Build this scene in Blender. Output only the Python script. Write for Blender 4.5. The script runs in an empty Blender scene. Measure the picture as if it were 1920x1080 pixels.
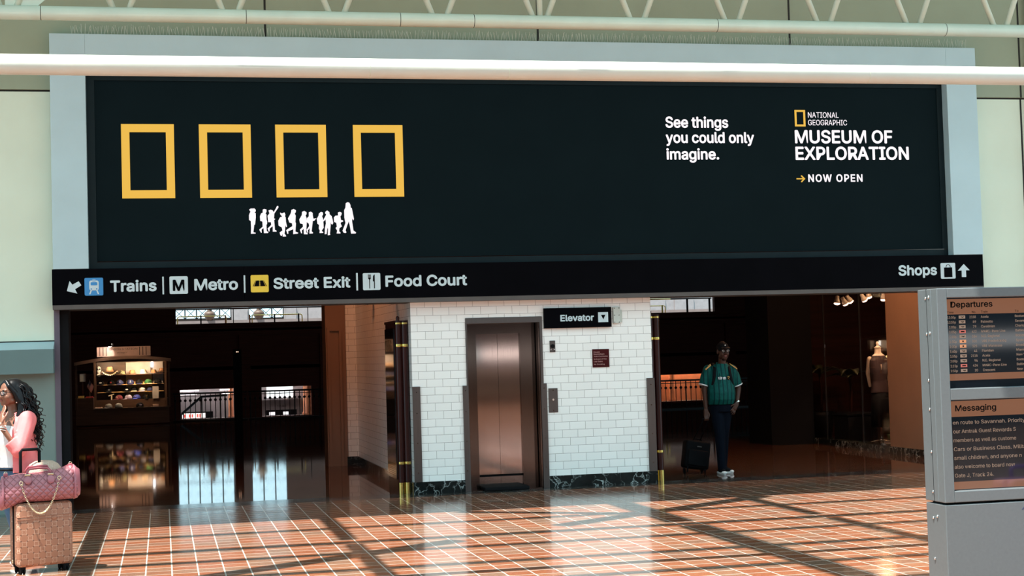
import bpy, bmesh, math, random, os
from mathutils import Vector, Matrix, Euler
random.seed(7)
SC = bpy.context.scene
COL = SC.collection
PI = math.pi

# ------------------------------------------------------------------ camera
cam_data = bpy.data.cameras.new('camera')
cam = bpy.data.objects.new('camera', cam_data)
COL.objects.link(cam)
RIGHT = Vector((0.97532797, -0.21879664, -0.02938347))
DOWN = Vector((-0.01937089, 0.04776782, -0.99867062))
FWD = Vector((0.21990936, 0.97460057, 0.042351))
mw = Matrix.Identity(4)
for i in range(3):
    mw[i][0] = RIGHT[i]; mw[i][1] = -DOWN[i]; mw[i][2] = -FWD[i]
mw[2][3] = 1.62
cam.matrix_world = mw
cam_data.sensor_width = 36.0
cam_data.lens = 2917.61 / 1920 * 36.0
cam_data.clip_end = 400
SC.camera = cam

# ------------------------------------------------------------------ light of the place
world = bpy.data.worlds.new('daylight')
SC.world = world
world.use_nodes = True
bg = world.node_tree.nodes['Background']
bg.inputs[0].default_value = (0.66, 1.0, 1.13, 1)
bg.inputs[1].default_value = 0.93

sun_data = bpy.data.lights.new('sun', 'SUN')
sun = bpy.data.objects.new('sun', sun_data)
COL.objects.link(sun)
sun_data.energy = 7.6
sun_data.angle = math.radians(0.40)
sun_data.color = (1.0, 0.93, 0.84)
SUN_TO = Vector((-0.25, -0.20, 1.0)).normalized()
sun.rotation_euler = SUN_TO.to_track_quat('Z', 'Y').to_euler()

SC.view_settings.view_transform = 'Standard'
SC.view_settings.look = 'None'
SC.view_settings.gamma = 1.0
SC.view_settings.use_curve_mapping = False
SC.view_settings.exposure = 1.08
SC.cycles.caustics_reflective = False
SC.cycles.caustics_refractive = False
SC.cycles.sample_clamp_indirect = 6.0


def area(name, loc, to, size, energy, color, size_y=None):
    d = bpy.data.lights.new(name, 'AREA'); o = bpy.data.objects.new(name, d); COL.objects.link(o)
    d.energy = energy; d.color = color; d.size = size
    if size_y:
        d.shape = 'RECTANGLE'; d.size_y = size_y
    o.location = loc
    o.rotation_euler = (Vector(to) - Vector(loc)).to_track_quat('-Z', 'Y').to_euler()
    return o


def point(name, loc, energy, color, r=0.05):
    d = bpy.data.lights.new(name, 'POINT'); o = bpy.data.objects.new(name, d); COL.objects.link(o)
    d.energy = energy; d.color = color; d.shadow_soft_size = r; o.location = loc
    return o


def spot(name, loc, to, energy, color, angle=60, r=0.04, blend=0.5):
    d = bpy.data.lights.new(name, 'SPOT'); o = bpy.data.objects.new(name, d); COL.objects.link(o)
    d.energy = energy; d.color = color; d.shadow_soft_size = r; d.spot_size = math.radians(angle); d.spot_blend = blend
    o.location = loc
    o.rotation_euler = (Vector(to) - Vector(loc)).to_track_quat('-Z', 'Y').to_euler()
    return o


# downlight in the passage left of the lift block, the shop's ceiling, the market stall, the far hall
area('passage_downlight', (1.9, 20.9, 4.4), (2.6, 21.2, 0), 0.7, 22, (1.0, 0.36, 0.15))
area('shop_front_downlight', (8.9, 20.0, 4.6), (10.2, 20.3, 0.6), 0.6, 60, (1.0, 0.48, 0.24))
area('hall_ceiling_glow', (9.0, 62.0, 6.8), (9.0, 70.0, 0), 26.0, 160, (1.0, 0.38, 0.20), 14.0)

# ------------------------------------------------------------------ materials
def lin(c):
    c = c / 255.0
    return c / 12.92 if c <= 0.04045 else ((c + 0.055) / 1.055) ** 2.4


def rgb(r, g, b):
    return (lin(r), lin(g), lin(b), 1.0)


class NT:
    def __init__(self, m):
        self.t = m.node_tree; self.n = self.t.nodes; self.l = self.t.links
        self.bsdf = self.n['Principled BSDF']

    def add(self, typ, **kw):
        nd = self.n.new(typ)
        for k, v in kw.items():
            setattr(nd, k, v)
        return nd

    def link(self, a, b):
        self.l.new(a, b)

    def math(self, op, a, b=None, clamp=False):
        nd = self.add('ShaderNodeMath', operation=op, use_clamp=clamp)
        for i, v in enumerate((a, b)):
            if v is None: continue
            if isinstance(v, (int, float)): nd.inputs[i].default_value = v
            else: self.link(v, nd.inputs[i])
        return nd.outputs[0]

    def mix(self, fac, a, b):
        nd = self.add('ShaderNodeMix', data_type='RGBA')
        for k, v in ((0, fac), (6, a), (7, b)):
            if isinstance(v, (int, float)): nd.inputs[k].default_value = v
            elif isinstance(v, tuple): nd.inputs[k].default_value = v
            else: self.link(v, nd.inputs[k])
        return nd.outputs[2]

    def coords(self):
        return self.add('ShaderNodeTexCoord').outputs['Object']

    def noise(self, vec, scale, detail=4, rough=0.55):
        nd = self.add('ShaderNodeTexNoise'); nd.inputs['Scale'].default_value = scale
        nd.inputs['Detail'].default_value = detail; nd.inputs['Roughness'].default_value = rough
        if vec is not None: self.link(vec, nd.inputs['Vector'])
        return nd.outputs['Fac']

    def scaled(self, vec, s):
        nd = self.add('ShaderNodeMapping'); nd.inputs['Scale'].default_value = s
        self.link(vec, nd.inputs['Vector']); return nd.outputs[0]

    def ramp(self, fac, stops):
        nd = self.add('ShaderNodeValToRGB'); e = nd.color_ramp.elements
        while len(e) < len(stops): e.new(0.5)
        for i, (p, c) in enumerate(stops):
            e[i].position = p; e[i].color = c
        self.link(fac, nd.inputs[0]); return nd.outputs[0]

    def bump(self, h, strength=0.2, dist=0.01):
        nd = self.add('ShaderNodeBump'); nd.inputs['Strength'].default_value = strength; nd.inputs['Distance'].default_value = dist
        self.link(h, nd.inputs['Height']); self.link(nd.outputs[0], self.bsdf.inputs['Normal'])


def base_mat(name):
    m = bpy.data.materials.new(name); m.use_nodes = True
    return m, NT(m)


def mat(name, c, rough=0.5, metal=0.0, var=0.10, scale=6.0, bump=0.0, coat=0.0, emit=None, power=1.0, stretch=None, spec=0.5):
    m, t = base_mat(name)
    v = t.coords()
    if stretch: v = t.scaled(v, stretch)
    f = t.noise(v, scale)
    lo = tuple(x * (1 - var) for x in c[:3]) + (1,); hi = tuple(min(1, x * (1 + var)) for x in c[:3]) + (1,)
    t.link(t.ramp(f, [(0.3, lo), (0.7, hi)]), t.bsdf.inputs['Base Color'])
    t.bsdf.inputs['Roughness'].default_value = rough
    t.bsdf.inputs['Metallic'].default_value = metal
    t.bsdf.inputs['Coat Weight'].default_value = coat
    t.bsdf.inputs['Specular IOR Level'].default_value = spec
    if bump: t.bump(t.noise(v, scale * 8), bump, 0.004)
    if emit:
        t.bsdf.inputs['Emission Color'].default_value = emit
        t.bsdf.inputs['Emission Strength'].default_value = power
    return m


def glass_mat(name):
    m, t = base_mat(name)
    t.bsdf.inputs['Base Color'].default_value = (0.9, 0.95, 0.93, 1)
    t.bsdf.inputs['Roughness'].default_value = 0.02
    t.bsdf.inputs['Transmission Weight'].default_value = 1.0
    t.bsdf.inputs['IOR'].default_value = 1.45
    # thin shop glazing: light passes straight, the surface mirrors by its angle
    tr = t.add('ShaderNodeBsdfTransparent'); gl = t.add('ShaderNodeBsdfGlossy'); gl.inputs['Roughness'].default_value = 0.01
    fr = t.add('ShaderNodeFresnel'); geo = t.add('ShaderNodeNewGeometry')
    t.link(t.math('ADD', 1.5, t.math('MULTIPLY', geo.outputs['Backfacing'], 1 / 1.5 - 1.5)), fr.inputs['IOR'])
    mx = t.add('ShaderNodeMixShader')
    t.link(fr.outputs[0], mx.inputs[0]); t.link(tr.outputs[0], mx.inputs[1]); t.link(gl.outputs[0], mx.inputs[2])
    t.link(mx.outputs[0], t.n['Material Output'].inputs[0])
    return m


def quarry_mat():
    m, t = base_mat('quarry_tile')
    v = t.coords()
    sep = t.add('ShaderNodeSeparateXYZ'); t.link(v, sep.inputs[0])
    P = 0.2000
    x = t.math('DIVIDE', t.math('ADD', sep.outputs[0], 50 * P - 0.040), P)
    y = t.math('DIVIDE', t.math('ADD', sep.outputs[1], 50 * P), P)
    fx = t.math('FRACT', x); fy = t.math('FRACT', y)
    ex = t.math('MINIMUM', fx, t.math('SUBTRACT', 1.0, fx))
    ey = t.math('MINIMUM', fy, t.math('SUBTRACT', 1.0, fy))
    jx = t.math('LESS_THAN', ex, 0.028); jy = t.math('LESS_THAN', ey, 0.030)
    joint = t.math('MAXIMUM', jx, jy)
    cell = t.add('ShaderNodeCombineXYZ')
    t.link(t.math('FLOOR', x), cell.inputs[0]); t.link(t.math('FLOOR', y), cell.inputs[1])
    wn = t.add('ShaderNodeTexWhiteNoise', noise_dimensions='2D'); t.link(cell.outputs[0], wn.inputs['Vector'])
    tilec = t.ramp(wn.outputs['Value'], [(0.0, (0.225, 0.070, 0.034, 1)), (0.40, (0.285, 0.108, 0.058, 1)), (0.60, (0.25, 0.130, 0.080, 1)), (0.80, (0.165, 0.118, 0.088, 1)), (1.0, (0.215, 0.082, 0.048, 1))])
    grain = t.noise(v, 30, 5)
    tile2 = t.mix(0.35, tilec, t.ramp(grain, [(0.3, (0.12, 0.048, 0.026, 1)), (0.7, (0.34, 0.15, 0.08, 1))]))
    col = t.mix(joint, tile2, (0.50, 0.47, 0.42, 1))
    t.link(col, t.bsdf.inputs['Base Color'])
    wear = t.noise(t.scaled(v, (0.6, 1.2, 1)), 1.6, 5)
    t.link(t.ramp(wear, [(0.3, (0.07, 0.07, 0.07, 1)), (0.75, (0.17, 0.17, 0.17, 1))]), t.bsdf.inputs['Roughness'])
    t.bsdf.inputs['Specular IOR Level'].default_value = 0.5
    h = t.math('ADD', t.math('MULTIPLY', joint, -0.5), t.math('MULTIPLY', t.noise(v, 9, 2), 0.35))
    t.bump(h, 0.05, 0.004)
    return m


def subway_mat(name, axis, c=(0.90, 0.90, 0.87), joint=(0.34, 0.32, 0.30), off=0.5):
    m, t = base_mat(name)
    sep = t.add('ShaderNodeSeparateXYZ'); t.link(t.coords(), sep.inputs[0])
    cmb = t.add('ShaderNodeCombineXYZ')
    t.link(t.math('ADD', sep.outputs[0 if axis == 'x' else 1], 0.04), cmb.inputs[0])
    t.link(t.math('ADD', sep.outputs[2], -0.0265 + 0.945), cmb.inputs[1])
    br = t.add('ShaderNodeTexBrick'); br.offset = off; br.squash = 1.0
    t.link(cmb.outputs[0], br.inputs['Vector'])
    br.inputs['Scale'].default_value = 1.0
    br.inputs['Brick Width'].default_value = 0.193; br.inputs['Row Height'].default_value = 0.0945
    br.inputs['Mortar Size'].default_value = 0.0022; br.inputs['Mortar Smooth'].default_value = 0.1
    br.inputs['Color1'].default_value = (*c, 1); br.inputs['Color2'].default_value = tuple(x * 0.95 for x in c) + (1,)
    br.inputs['Mortar'].default_value = (*joint, 1)
    t.link(br.outputs['Color'], t.bsdf.inputs['Base Color'])
    t.bsdf.inputs['Roughness'].default_value = 0.22
    t.bump(t.math('SUBTRACT', 1.0, br.outputs['Fac']), 0.25, 0.003)
    return m


def marble_mat(name, dark, vein, scale, amount=0.035, rough=0.12, stretch=(1, 1, 1), bumpy=0.0):
    m, t = base_mat(name)
    v = t.scaled(t.coords(), stretch)
    nz = t.add('ShaderNodeTexNoise'); nz.inputs['Scale'].default_value = scale * 0.8; nz.inputs['Detail'].default_value = 6
    t.link(v, nz.inputs['Vector'])
    mixv = t.add('ShaderNodeVectorMath', operation='ADD')
    sc = t.add('ShaderNodeVectorMath', operation='SCALE'); sc.inputs['Scale'].default_value = 1.1 if name.startswith('black_green') else 0.5
    t.link(nz.outputs['Color'], sc.inputs[0]); t.link(v, mixv.inputs[0]); t.link(sc.outputs[0], mixv.inputs[1])
    vo = t.add('ShaderNodeTexVoronoi', feature='DISTANCE_TO_EDGE'); vo.inputs['Scale'].default_value = scale
    t.link(mixv.outputs[0], vo.inputs['Vector'])
    veins = t.ramp(vo.outputs['Distance'], [(0.0, (1, 1, 1, 1)), (amount, (0.15, 0.15, 0.15, 1)), (amount * 3, (0, 0, 0, 1))])
    if name.startswith('black_green'): veins = t.mix(t.ramp(t.noise(v, 3.0, 3), [(0.42, (0, 0, 0, 1)), (0.62, (1, 1, 1, 1))]), (0, 0, 0, 1), veins)
    cloud = t.ramp(t.noise(v, scale * 1.7, 6), [(0.35, (*dark, 1)), (0.75, tuple(x * 2.4 + 0.004 for x in dark) + (1,))])
    t.link(t.mix(veins, cloud, (*vein, 1)), t.bsdf.inputs['Base Color'])
    t.bsdf.inputs['Roughness'].default_value = rough
    if name.startswith('black_green'): t.bsdf.inputs['Specular IOR Level'].default_value = 0.2
    if bumpy:
        t.bump(t.noise(t.scaled(t.coords(), (0.25, 5.0, 1)), 3.0, 3), bumpy, 0.01)
    return m


def brushed_mat(name, c, rough=0.28, vertical=True):
    m, t = base_mat(name)
    v = t.scaled(t.coords(), (120, 120, 1.0) if vertical else (1.0, 1.0, 120))
    f = t.noise(v, 2.0, 3)
    lo = tuple(x * 0.93 for x in c); hi = tuple(min(1, x * 1.06) for x in c)
    t.link(t.ramp(f, [(0.3, (*lo, 1)), (0.7, (*hi, 1))]), t.bsdf.inputs['Base Color'])
    t.bsdf.inputs['Metallic'].default_value = 1.0
    t.bsdf.inputs['Roughness'].default_value = rough
    return m


def quilt_mat(name, c, pitch=0.055):
    m, t = base_mat(name)
    sep = t.add('ShaderNodeSeparateXYZ'); t.link(t.coords(), sep.inputs[0])
    u = t.math('ADD', sep.outputs[0], sep.outputs[2]); w = t.math('SUBTRACT', sep.outputs[0], sep.outputs[2])
    def tri(a):
        f = t.math('FRACT', t.math('ADD', t.math('DIVIDE', a, pitch), 50.0))
        return t.math('MINIMUM', f, t.math('SUBTRACT', 1.0, f))
    d = t.math('MINIMUM', tri(u), tri(w))
    h = t.math('POWER', t.math('MULTIPLY', d, 2.0), 0.45)
    t.link(t.mix(t.math('LESS_THAN', d, 0.035), (*c, 1), tuple(x * 0.72 for x in c) + (1,)), t.bsdf.inputs['Base Color'])
    t.bsdf.inputs['Roughness'].default_value = 0.36
    t.bump(h, 0.9, 0.012)
    return m


def monogram_mat(name, c, line, pitch=0.095):
    """embossed hard-shell pattern: rows of linked rings with a small knot between them"""
    m, t = base_mat(name)
    sep = t.add('ShaderNodeSeparateXYZ'); t.link(t.coords(), sep.inputs[0])
    hx = t.math('ADD', sep.outputs[0], sep.outputs[1])
    def cell(a, o):
        return t.math('SUBTRACT', t.math('FRACT', t.math('ADD', t.math('DIVIDE', a, pitch), 40.0 + o)), 0.5)
    def ring(o, r, w):
        a = cell(hx, o); b = cell(sep.outputs[2], o)
        rr = t.math('SQRT', t.math('ADD', t.math('MULTIPLY', a, a), t.math('MULTIPLY', b, b)))
        return t.math('LESS_THAN', t.math('ABSOLUTE', t.math('SUBTRACT', rr, r)), w)
    lines = t.math('MAXIMUM', ring(0.0, 0.345, 0.013), ring(0.5, 0.345, 0.013))
    def dot(ox, oz, r):
        a = cell(hx, ox); b = cell(sep.outputs[2], oz)
        rr = t.math('SQRT', t.math('ADD', t.math('MULTIPLY', a, a), t.math('MULTIPLY', b, b)))
        return t.math('LESS_THAN', rr, r)
    dots = t.math('MAXIMUM', dot(0.25, 0.25, 0.065), t.math('MAXIMUM', dot(0.75, 0.75, 0.065), t.math('MAXIMUM', dot(0.25, 0.75, 0.065), dot(0.75, 0.25, 0.065))))
    c2 = t.mix(lines, (*c, 1), (*line, 1))
    c3 = t.mix(dots, c2, tuple(x * 0.5 for x in c) + (1,))
    t.link(c3, t.bsdf.inputs['Base Color'])
    t.bsdf.inputs['Roughness'].default_value = 0.42
    t.bump(t.math('SUBTRACT', 1.0, lines), 0.4, 0.004)
    return m


def emis(name, c, power):
    m, t = base_mat(name)
    t.bsdf.inputs['Base Color'].default_value = (0.02, 0.02, 0.02, 1)
    f = t.noise(t.coords(), 300, 1)
    t.link(t.ramp(f, [(0.2, tuple(x * 0.93 for x in c[:3]) + (1,)), (0.8, c)]), t.bsdf.inputs['Emission Color'])
    t.bsdf.inputs['Emission Strength'].default_value = power
    t.bsdf.inputs['Roughness'].default_value = 0.35
    return m


M = dict(
    quarry=quarry_mat(),
    subway_x=subway_mat('white_subway_tile', 'x'),
    subway_y=subway_mat('white_subway_tile_side', 'y'),
    marble=marble_mat('black_green_marble', (0.004, 0.006, 0.006), (0.50, 0.55, 0.54), 4.5, 0.03),
    marble_floor=marble_mat('brown_marble_floor', (0.055, 0.026, 0.016), (0.16, 0.09, 0.055), 1.6, 0.02, 0.035, (0.7, 1.6, 1), 0.012),
    threshold=marble_mat('dark_marble_threshold', (0.014, 0.014, 0.014), (0.30, 0.30, 0.29), 4.0, 0.03, 0.10, (1, 2.5, 1)),
    cream=mat('cream_wall_paint', (0.60, 0.69, 0.57, 1), 0.6, var=0.04, scale=1.2, bump=0.05),
    khaki=mat('khaki_wall_tone', (0.27, 0.32, 0.23, 1), 0.6, var=0.05, scale=1.2, bump=0.05),
    frame=mat('pale_grey_metal_panel', (0.40, 0.54, 0.58, 1), 0.45, var=0.04, scale=1.5),
    teal_light=mat('pale_teal_ledge_paint', (0.105, 0.175, 0.175, 1), 0.5, var=0.05, scale=2.0),
    teal=mat('grey_teal_paint', (0.165, 0.225, 0.205, 1), 0.55, var=0.06, scale=2.0, bump=0.05),
    black_paint=mat('black_paint', (0.002, 0.002, 0.003, 1), 0.4, var=0.15, scale=3, spec=0.02),
    black_matt=mat('black_matt', (0.005, 0.005, 0.006, 1), 0.7, var=0.15, scale=3, spec=0.1),
    joint=mat('dark_joint', (0.012, 0.013, 0.010, 1), 0.8),
    soffit=mat('soffit_grey', (0.07, 0.06, 0.055, 1), 0.6),
    jamb=mat('lilac_grey_metal', (0.11, 0.09, 0.12, 1), 0.35, metal=0.3, stretch=(1, 1, 0.4)),
    led=mat('display_face', (0.003, 0.006, 0.007, 1), 0.45, var=0.1, scale=2, spec=0.03, emit=(0.002, 0.007, 0.009, 1), power=0.2),
    led_rim=mat('display_rim', (0.008, 0.016, 0.019, 1), 0.4, var=0.1, spec=0.1),
    led_yellow=emis('display_yellow', (0.83, 0.46, 0.026, 1), 0.48),
    led_white=emis('display_white', (1.0, 0.90, 0.95, 1), 0.52),
    vinyl=mat('pale_sign_vinyl', (0.50, 0.60, 0.63, 1), 0.45, var=0.03),
    sign_blue=mat('blue_sign_vinyl', (0.03, 0.22, 0.50, 1), 0.4, var=0.04),
    sign_yellow=mat('yellow_sign_vinyl', (0.72, 0.50, 0.04, 1), 0.4, var=0.04),
    pipe=mat('off_white_pipe_paint', (0.50, 0.53, 0.48, 1), 0.40, var=0.05, scale=2.5),
    truss=mat('pale_green_white_paint', (0.50, 0.57, 0.47, 1), 0.40, var=0.06, scale=2.5),
    wire=mat('clear_spike_wire', (0.55, 0.56, 0.48, 1), 0.3),
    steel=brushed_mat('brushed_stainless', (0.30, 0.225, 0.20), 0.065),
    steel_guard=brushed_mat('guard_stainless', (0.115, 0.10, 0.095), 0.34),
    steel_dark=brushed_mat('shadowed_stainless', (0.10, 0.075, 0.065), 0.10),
    chrome=mat('chrome', (0.65, 0.65, 0.65, 1), 0.15, metal=1.0, var=0.03),
    brass=mat('brass', (0.60, 0.42, 0.12, 1), 0.25, metal=1.0, var=0.1),
    mahogany=mat('dark_red_lacquer', (0.030, 0.005, 0.004, 1), 0.25, var=0.25, scale=4, spec=0.25, stretch=(6, 6, 0.5)),
    dark_glass=mat('black_glass', (0.004, 0.004, 0.005, 1), 0.06),
    red_sign=mat('maroon_sign', (0.050, 0.004, 0.005, 1), 0.4, spec=0.1),
    pinkish=mat('pale_pink_print', (0.55, 0.32, 0.30, 1), 0.5),
    tan=mat('unseen_wall_tan', (0.26, 0.155, 0.10, 1), 0.6, var=0.06, scale=2.0, bump=0.03),
    hall_wood=mat('unseen_wall_dark_brown', (0.038, 0.010, 0.006, 1), 0.6, var=0.3, spec=0.1, scale=3, stretch=(0.3, 1, 4)),
    hall_dark=mat('hall_ceiling_brown', (0.03, 0.014, 0.010, 1), 0.8, spec=0.1),
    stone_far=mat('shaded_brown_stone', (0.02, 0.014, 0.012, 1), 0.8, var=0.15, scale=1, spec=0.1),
    stone=mat('pale_stone', (0.22, 0.195, 0.195, 1), 0.6, var=0.10, scale=3),
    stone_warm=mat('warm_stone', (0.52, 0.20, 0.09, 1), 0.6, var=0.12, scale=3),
    iron=mat('black_iron', (0.004, 0.004, 0.005, 1), 0.5, spec=0.15),
    glass=glass_mat('clear_shop_glass'),
    kiosk=mat('silver_grey_powder_coat', (0.120, 0.140, 0.150, 1), 0.34, metal=0.25, var=0.04, scale=60, bump=0.04),
    screw=mat('bright_screw', (0.75, 0.77, 0.78, 1), 0.2, metal=1.0),
    scr_tan=mat('screen_tan', (0.01, 0.01, 0.01, 1), 0.05, spec=0.45, emit=(0.27, 0.115, 0.062, 1), power=0.40, var=0.05),
    scr_navy=mat('screen_navy', (0.003, 0.004, 0.006, 1), 0.05, spec=0.45, emit=(0.004, 0.011, 0.016, 1), power=0.28, var=0.05),
    scr_ink=mat('screen_ink', (0.004, 0.004, 0.004, 1), 0.3, spec=0.05),
    scr_text=emis('screen_text', (0.50, 0.32, 0.22, 1), 0.28),
    scr_red=emis('screen_red', (0.55, 0.12, 0.09, 1), 0.5),
    scr_orange=emis('screen_orange', (0.60, 0.24, 0.10, 1), 0.55),
    logo_navy=mat('navy_print', (0.01, 0.025, 0.10, 1), 0.5),
)

# ------------------------------------------------------------------ mesh helpers
class MB:
    """collects solid shapes and links them as one mesh object"""
    def __init__(self):
        self.bm = bmesh.new()

    def box(self, x0, x1, y0, y1, z0, z1):
        r = bmesh.ops.create_cube(self.bm, size=1.0)
        bmesh.ops.scale(self.bm, vec=(x1 - x0, y1 - y0, z1 - z0), verts=r['verts'])
        bmesh.ops.translate(self.bm, vec=((x0 + x1) / 2, (y0 + y1) / 2, (z0 + z1) / 2), verts=r['verts'])
        return self

    def obox(self, c, size, rot):
        r = bmesh.ops.create_cube(self.bm, size=1.0)
        m = Matrix.Translation(c) @ Euler(rot).to_matrix().to_4x4() @ Matrix.Diagonal((*size, 1))
        bmesh.ops.transform(self.bm, matrix=m, verts=r['verts'])
        return self

    def rbox(self, x0, x1, y0, y1, z0, z1, bev=0.01, seg=3):
        r = bmesh.ops.create_cube(self.bm, size=1.0)
        bmesh.ops.scale(self.bm, vec=(x1 - x0, y1 - y0, z1 - z0), verts=r['verts'])
        bmesh.ops.translate(self.bm, vec=((x0 + x1) / 2, (y0 + y1) / 2, (z0 + z1) / 2), verts=r['verts'])
        es = list({e for v in r['verts'] for e in v.link_edges})
        bmesh.ops.bevel(self.bm, geom=es, offset=bev, segments=seg, affect='EDGES', profile=0.5)
        return self

    def ball(self, c, r, u=14, v=10, rot=None):
        if isinstance(r, (int, float)): r = (r, r, r)
        s = bmesh.ops.create_uvsphere(self.bm, u_segments=u, v_segments=v, radius=1.0)
        m = Matrix.Translation(c) @ (Euler(rot).to_matrix().to_4x4() if rot else Matrix.Identity(4)) @ Matrix.Diagonal((*r, 1))
        bmesh.ops.transform(self.bm, matrix=m, verts=s['verts'])
        return self

    def rings(self, rings, cap=True, closed=False):
        vs = [[self.bm.verts.new(p) for p in ring] for ring in rings]
        n = len(vs[0])
        pairs = list(zip(vs[:-1], vs[1:])) + ([(vs[-1], vs[0])] if closed else [])
        for a, b in pairs:
            for i in range(n):
                self.bm.faces.new((a[i], a[(i + 1) % n], b[(i + 1) % n], b[i]))
        if cap and not closed:
            self.bm.faces.new(list(reversed(vs[0]))); self.bm.faces.new(vs[-1])
        return self

    def tube(self, pts, r, n=10, closed=False, flat=1.0):
        pts = [Vector(p) for p in pts]
        rr = r if isinstance(r, (list, tuple)) else [r] * len(pts)
        rings = []; up = None
        for i, p in enumerate(pts):
            if closed:
                d = pts[(i + 1) % len(pts)] - pts[i - 1]
            else:
                d = pts[min(i + 1, len(pts) - 1)] - pts[max(i - 1, 0)]
            d.normalize()
            if up is None:
                up = Vector((0, 0, 1)) if abs(d.z) < 0.9 else Vector((1, 0, 0))
            a = d.cross(up)
            if a.length < 1e-5: a = d.orthogonal()
            a.normalize(); b = a.cross(d); b.normalize(); up = b
            rings.append([p + (a * math.cos(2 * PI * k / n) + b * math.sin(2 * PI * k / n) * flat) * rr[i] for k in range(n)])
        return self.rings(rings, True, closed)

    def limb(self, pts, radii, n=12):
        self.tube(pts, radii, n)
        for p, r in zip(pts, radii): self.ball(p, r * 0.995, 12, 8)
        return self

    def lathe(self, c, prof, n=20):
        c = Vector(c)
        rings = [[c + Vector((r * math.cos(2 * PI * k / n), r * math.sin(2 * PI * k / n), z)) for k in range(n)] for r, z in prof]
        return self.rings(rings)

    def ovals(self, secs, n=20):
        """stacked horizontal ovals: (cx, cy, z, rx, ry)"""
        rings = [[Vector((cx + rx * math.cos(2 * PI * k / n), cy + ry * math.sin(2 * PI * k / n), z)) for k in range(n)] for cx, cy, z, rx, ry in secs]
        return self.rings(rings)

    def prism(self, poly, y0, y1):
        """polygon in x,z given depth from y0 to y1"""
        a = [self.bm.verts.new((x, y0, z)) for x, z in poly]
        b = [self.bm.verts.new((x, y1, z)) for x, z in poly]
        n = len(poly)
        fs = [self.bm.faces.new(a), self.bm.faces.new(list(reversed(b)))]
        for i in range(n):
            self.bm.faces.new((a[(i + 1) % n], a[i], b[i], b[(i + 1) % n]))
        bmesh.ops.recalc_face_normals(self.bm, faces=list(self.bm.faces))
        return self

    def ring_disc(self, c, r, y0, y1, n=20):
        return self.prism([(c[0] + r * math.cos(2 * PI * k / n), c[1] + r * math.sin(2 * PI * k / n)) for k in range(n)], y0, y1)

    def frame(self, x0, x1, z0, z1, w, y0, y1):
        """a hollow rectangle facing the hall"""
        o = [(x0, z0), (x1, z0), (x1, z1), (x0, z1)]; i = [(x0 + w, z0 + w), (x1 - w, z0 + w), (x1 - w, z1 - w), (x0 + w, z1 - w)]
        v = {}
        for k, (pts) in enumerate((o, i)):
            for y in (y0, y1):
                v[k, y] = [self.bm.verts.new((x, y, z)) for x, z in pts]
        for j in range(4):
            l = (j + 1) % 4
            self.bm.faces.new((v[0, y0][j], v[0, y0][l], v[1, y0][l], v[1, y0][j]))
            self.bm.faces.new((v[0, y1][l], v[0, y1][j], v[1, y1][j], v[1, y1][l]))
            self.bm.faces.new((v[0, y0][l], v[0, y0][j], v[0, y1][j], v[0, y1][l]))
            self.bm.faces.new((v[1, y0][j], v[1, y0][l], v[1, y1][l], v[1, y1][j]))
        return self

    def xf(self, m):
        bmesh.ops.transform(self.bm, matrix=m, verts=list(self.bm.verts)); return self

    def build(self, name, material, parent=None, world=False, smooth=False, voxel=None, relax=4, bevel=0.0):
        if world and parent is not None:
            off = Vector((0, 0, 0)); q = parent
            while q: off += q.location; q = q.parent
            bmesh.ops.translate(self.bm, vec=-off, verts=list(self.bm.verts))
        bmesh.ops.recalc_face_normals(self.bm, faces=list(self.bm.faces))
        me = bpy.data.meshes.new(name); self.bm.to_mesh(me); self.bm.free()
        o = bpy.data.objects.new(name, me); COL.objects.link(o)
        if voxel:
            md = o.modifiers.new('r', 'REMESH'); md.mode = 'VOXEL'; md.voxel_size = voxel
            if relax:
                s = o.modifiers.new('s', 'SMOOTH'); s.factor = 0.5; s.iterations = relax
            bpy.context.view_layer.update()
            me2 = bpy.data.meshes.new_from_object(o.evaluated_get(bpy.context.evaluated_depsgraph_get()))
            o.modifiers.clear(); o.data = me2; bpy.data.meshes.remove(me); me2.name = name; me = me2
            smooth = True
        if bevel:
            b = o.modifiers.new('b', 'BEVEL'); b.width = bevel; b.segments = 2; b.limit_method = 'ANGLE'
        if smooth:
            for p in me.polygons: p.use_smooth = True
        me.materials.clear(); me.materials.append(material)
        if parent is not None: o.parent = parent
        return o


def thing(name, label, cat, loc=(0, 0, 0), rz=0.0, group=None):
    o = bpy.data.objects.new(name, None); COL.objects.link(o)
    o.empty_display_size = 0.1
    o.location = loc; o.rotation_euler = (0, 0, rz)
    o['label'] = label; o['category'] = cat
    if group: o['group'] = group
    return o


def tag(o, label, cat, group=None):
    o['label'] = label; o['category'] = cat
    if group: o['group'] = group
    return o


def struct(o):
    o['kind'] = 'structure'; return o


def copy_tree(o, parent=None):
    c = o.copy(); COL.objects.link(c)
    if parent is not None: c.parent = parent
    for ch in list(o.children): copy_tree(ch, c)
    return c


FONT = None
_fp = os.path.join(bpy.utils.resource_path('LOCAL'), 'datafiles', 'fonts', 'Inter.woff2')
try:
    if os.path.exists(_fp): FONT = bpy.data.fonts.load(_fp)
except Exception:
    FONT = None


def text_mesh(s, bold=0.0, depth=0.003, track=1.0, flip=False):
    cu = bpy.data.curves.new('lettering', 'FONT'); cu.body = s
    if FONT: cu.font = FONT
    cu.size = 1.0; cu.offset = bold; cu.space_character = track
    cu.extrude = 0.0; cu.resolution_u = 4
    o = bpy.data.objects.new('lettering', cu); COL.objects.link(o)
    bpy.context.view_layer.update()
    me = bpy.data.meshes.new_from_object(o.evaluated_get(bpy.context.evaluated_depsgraph_get()))
    bpy.data.objects.remove(o); bpy.data.curves.remove(cu)
    return me


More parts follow.
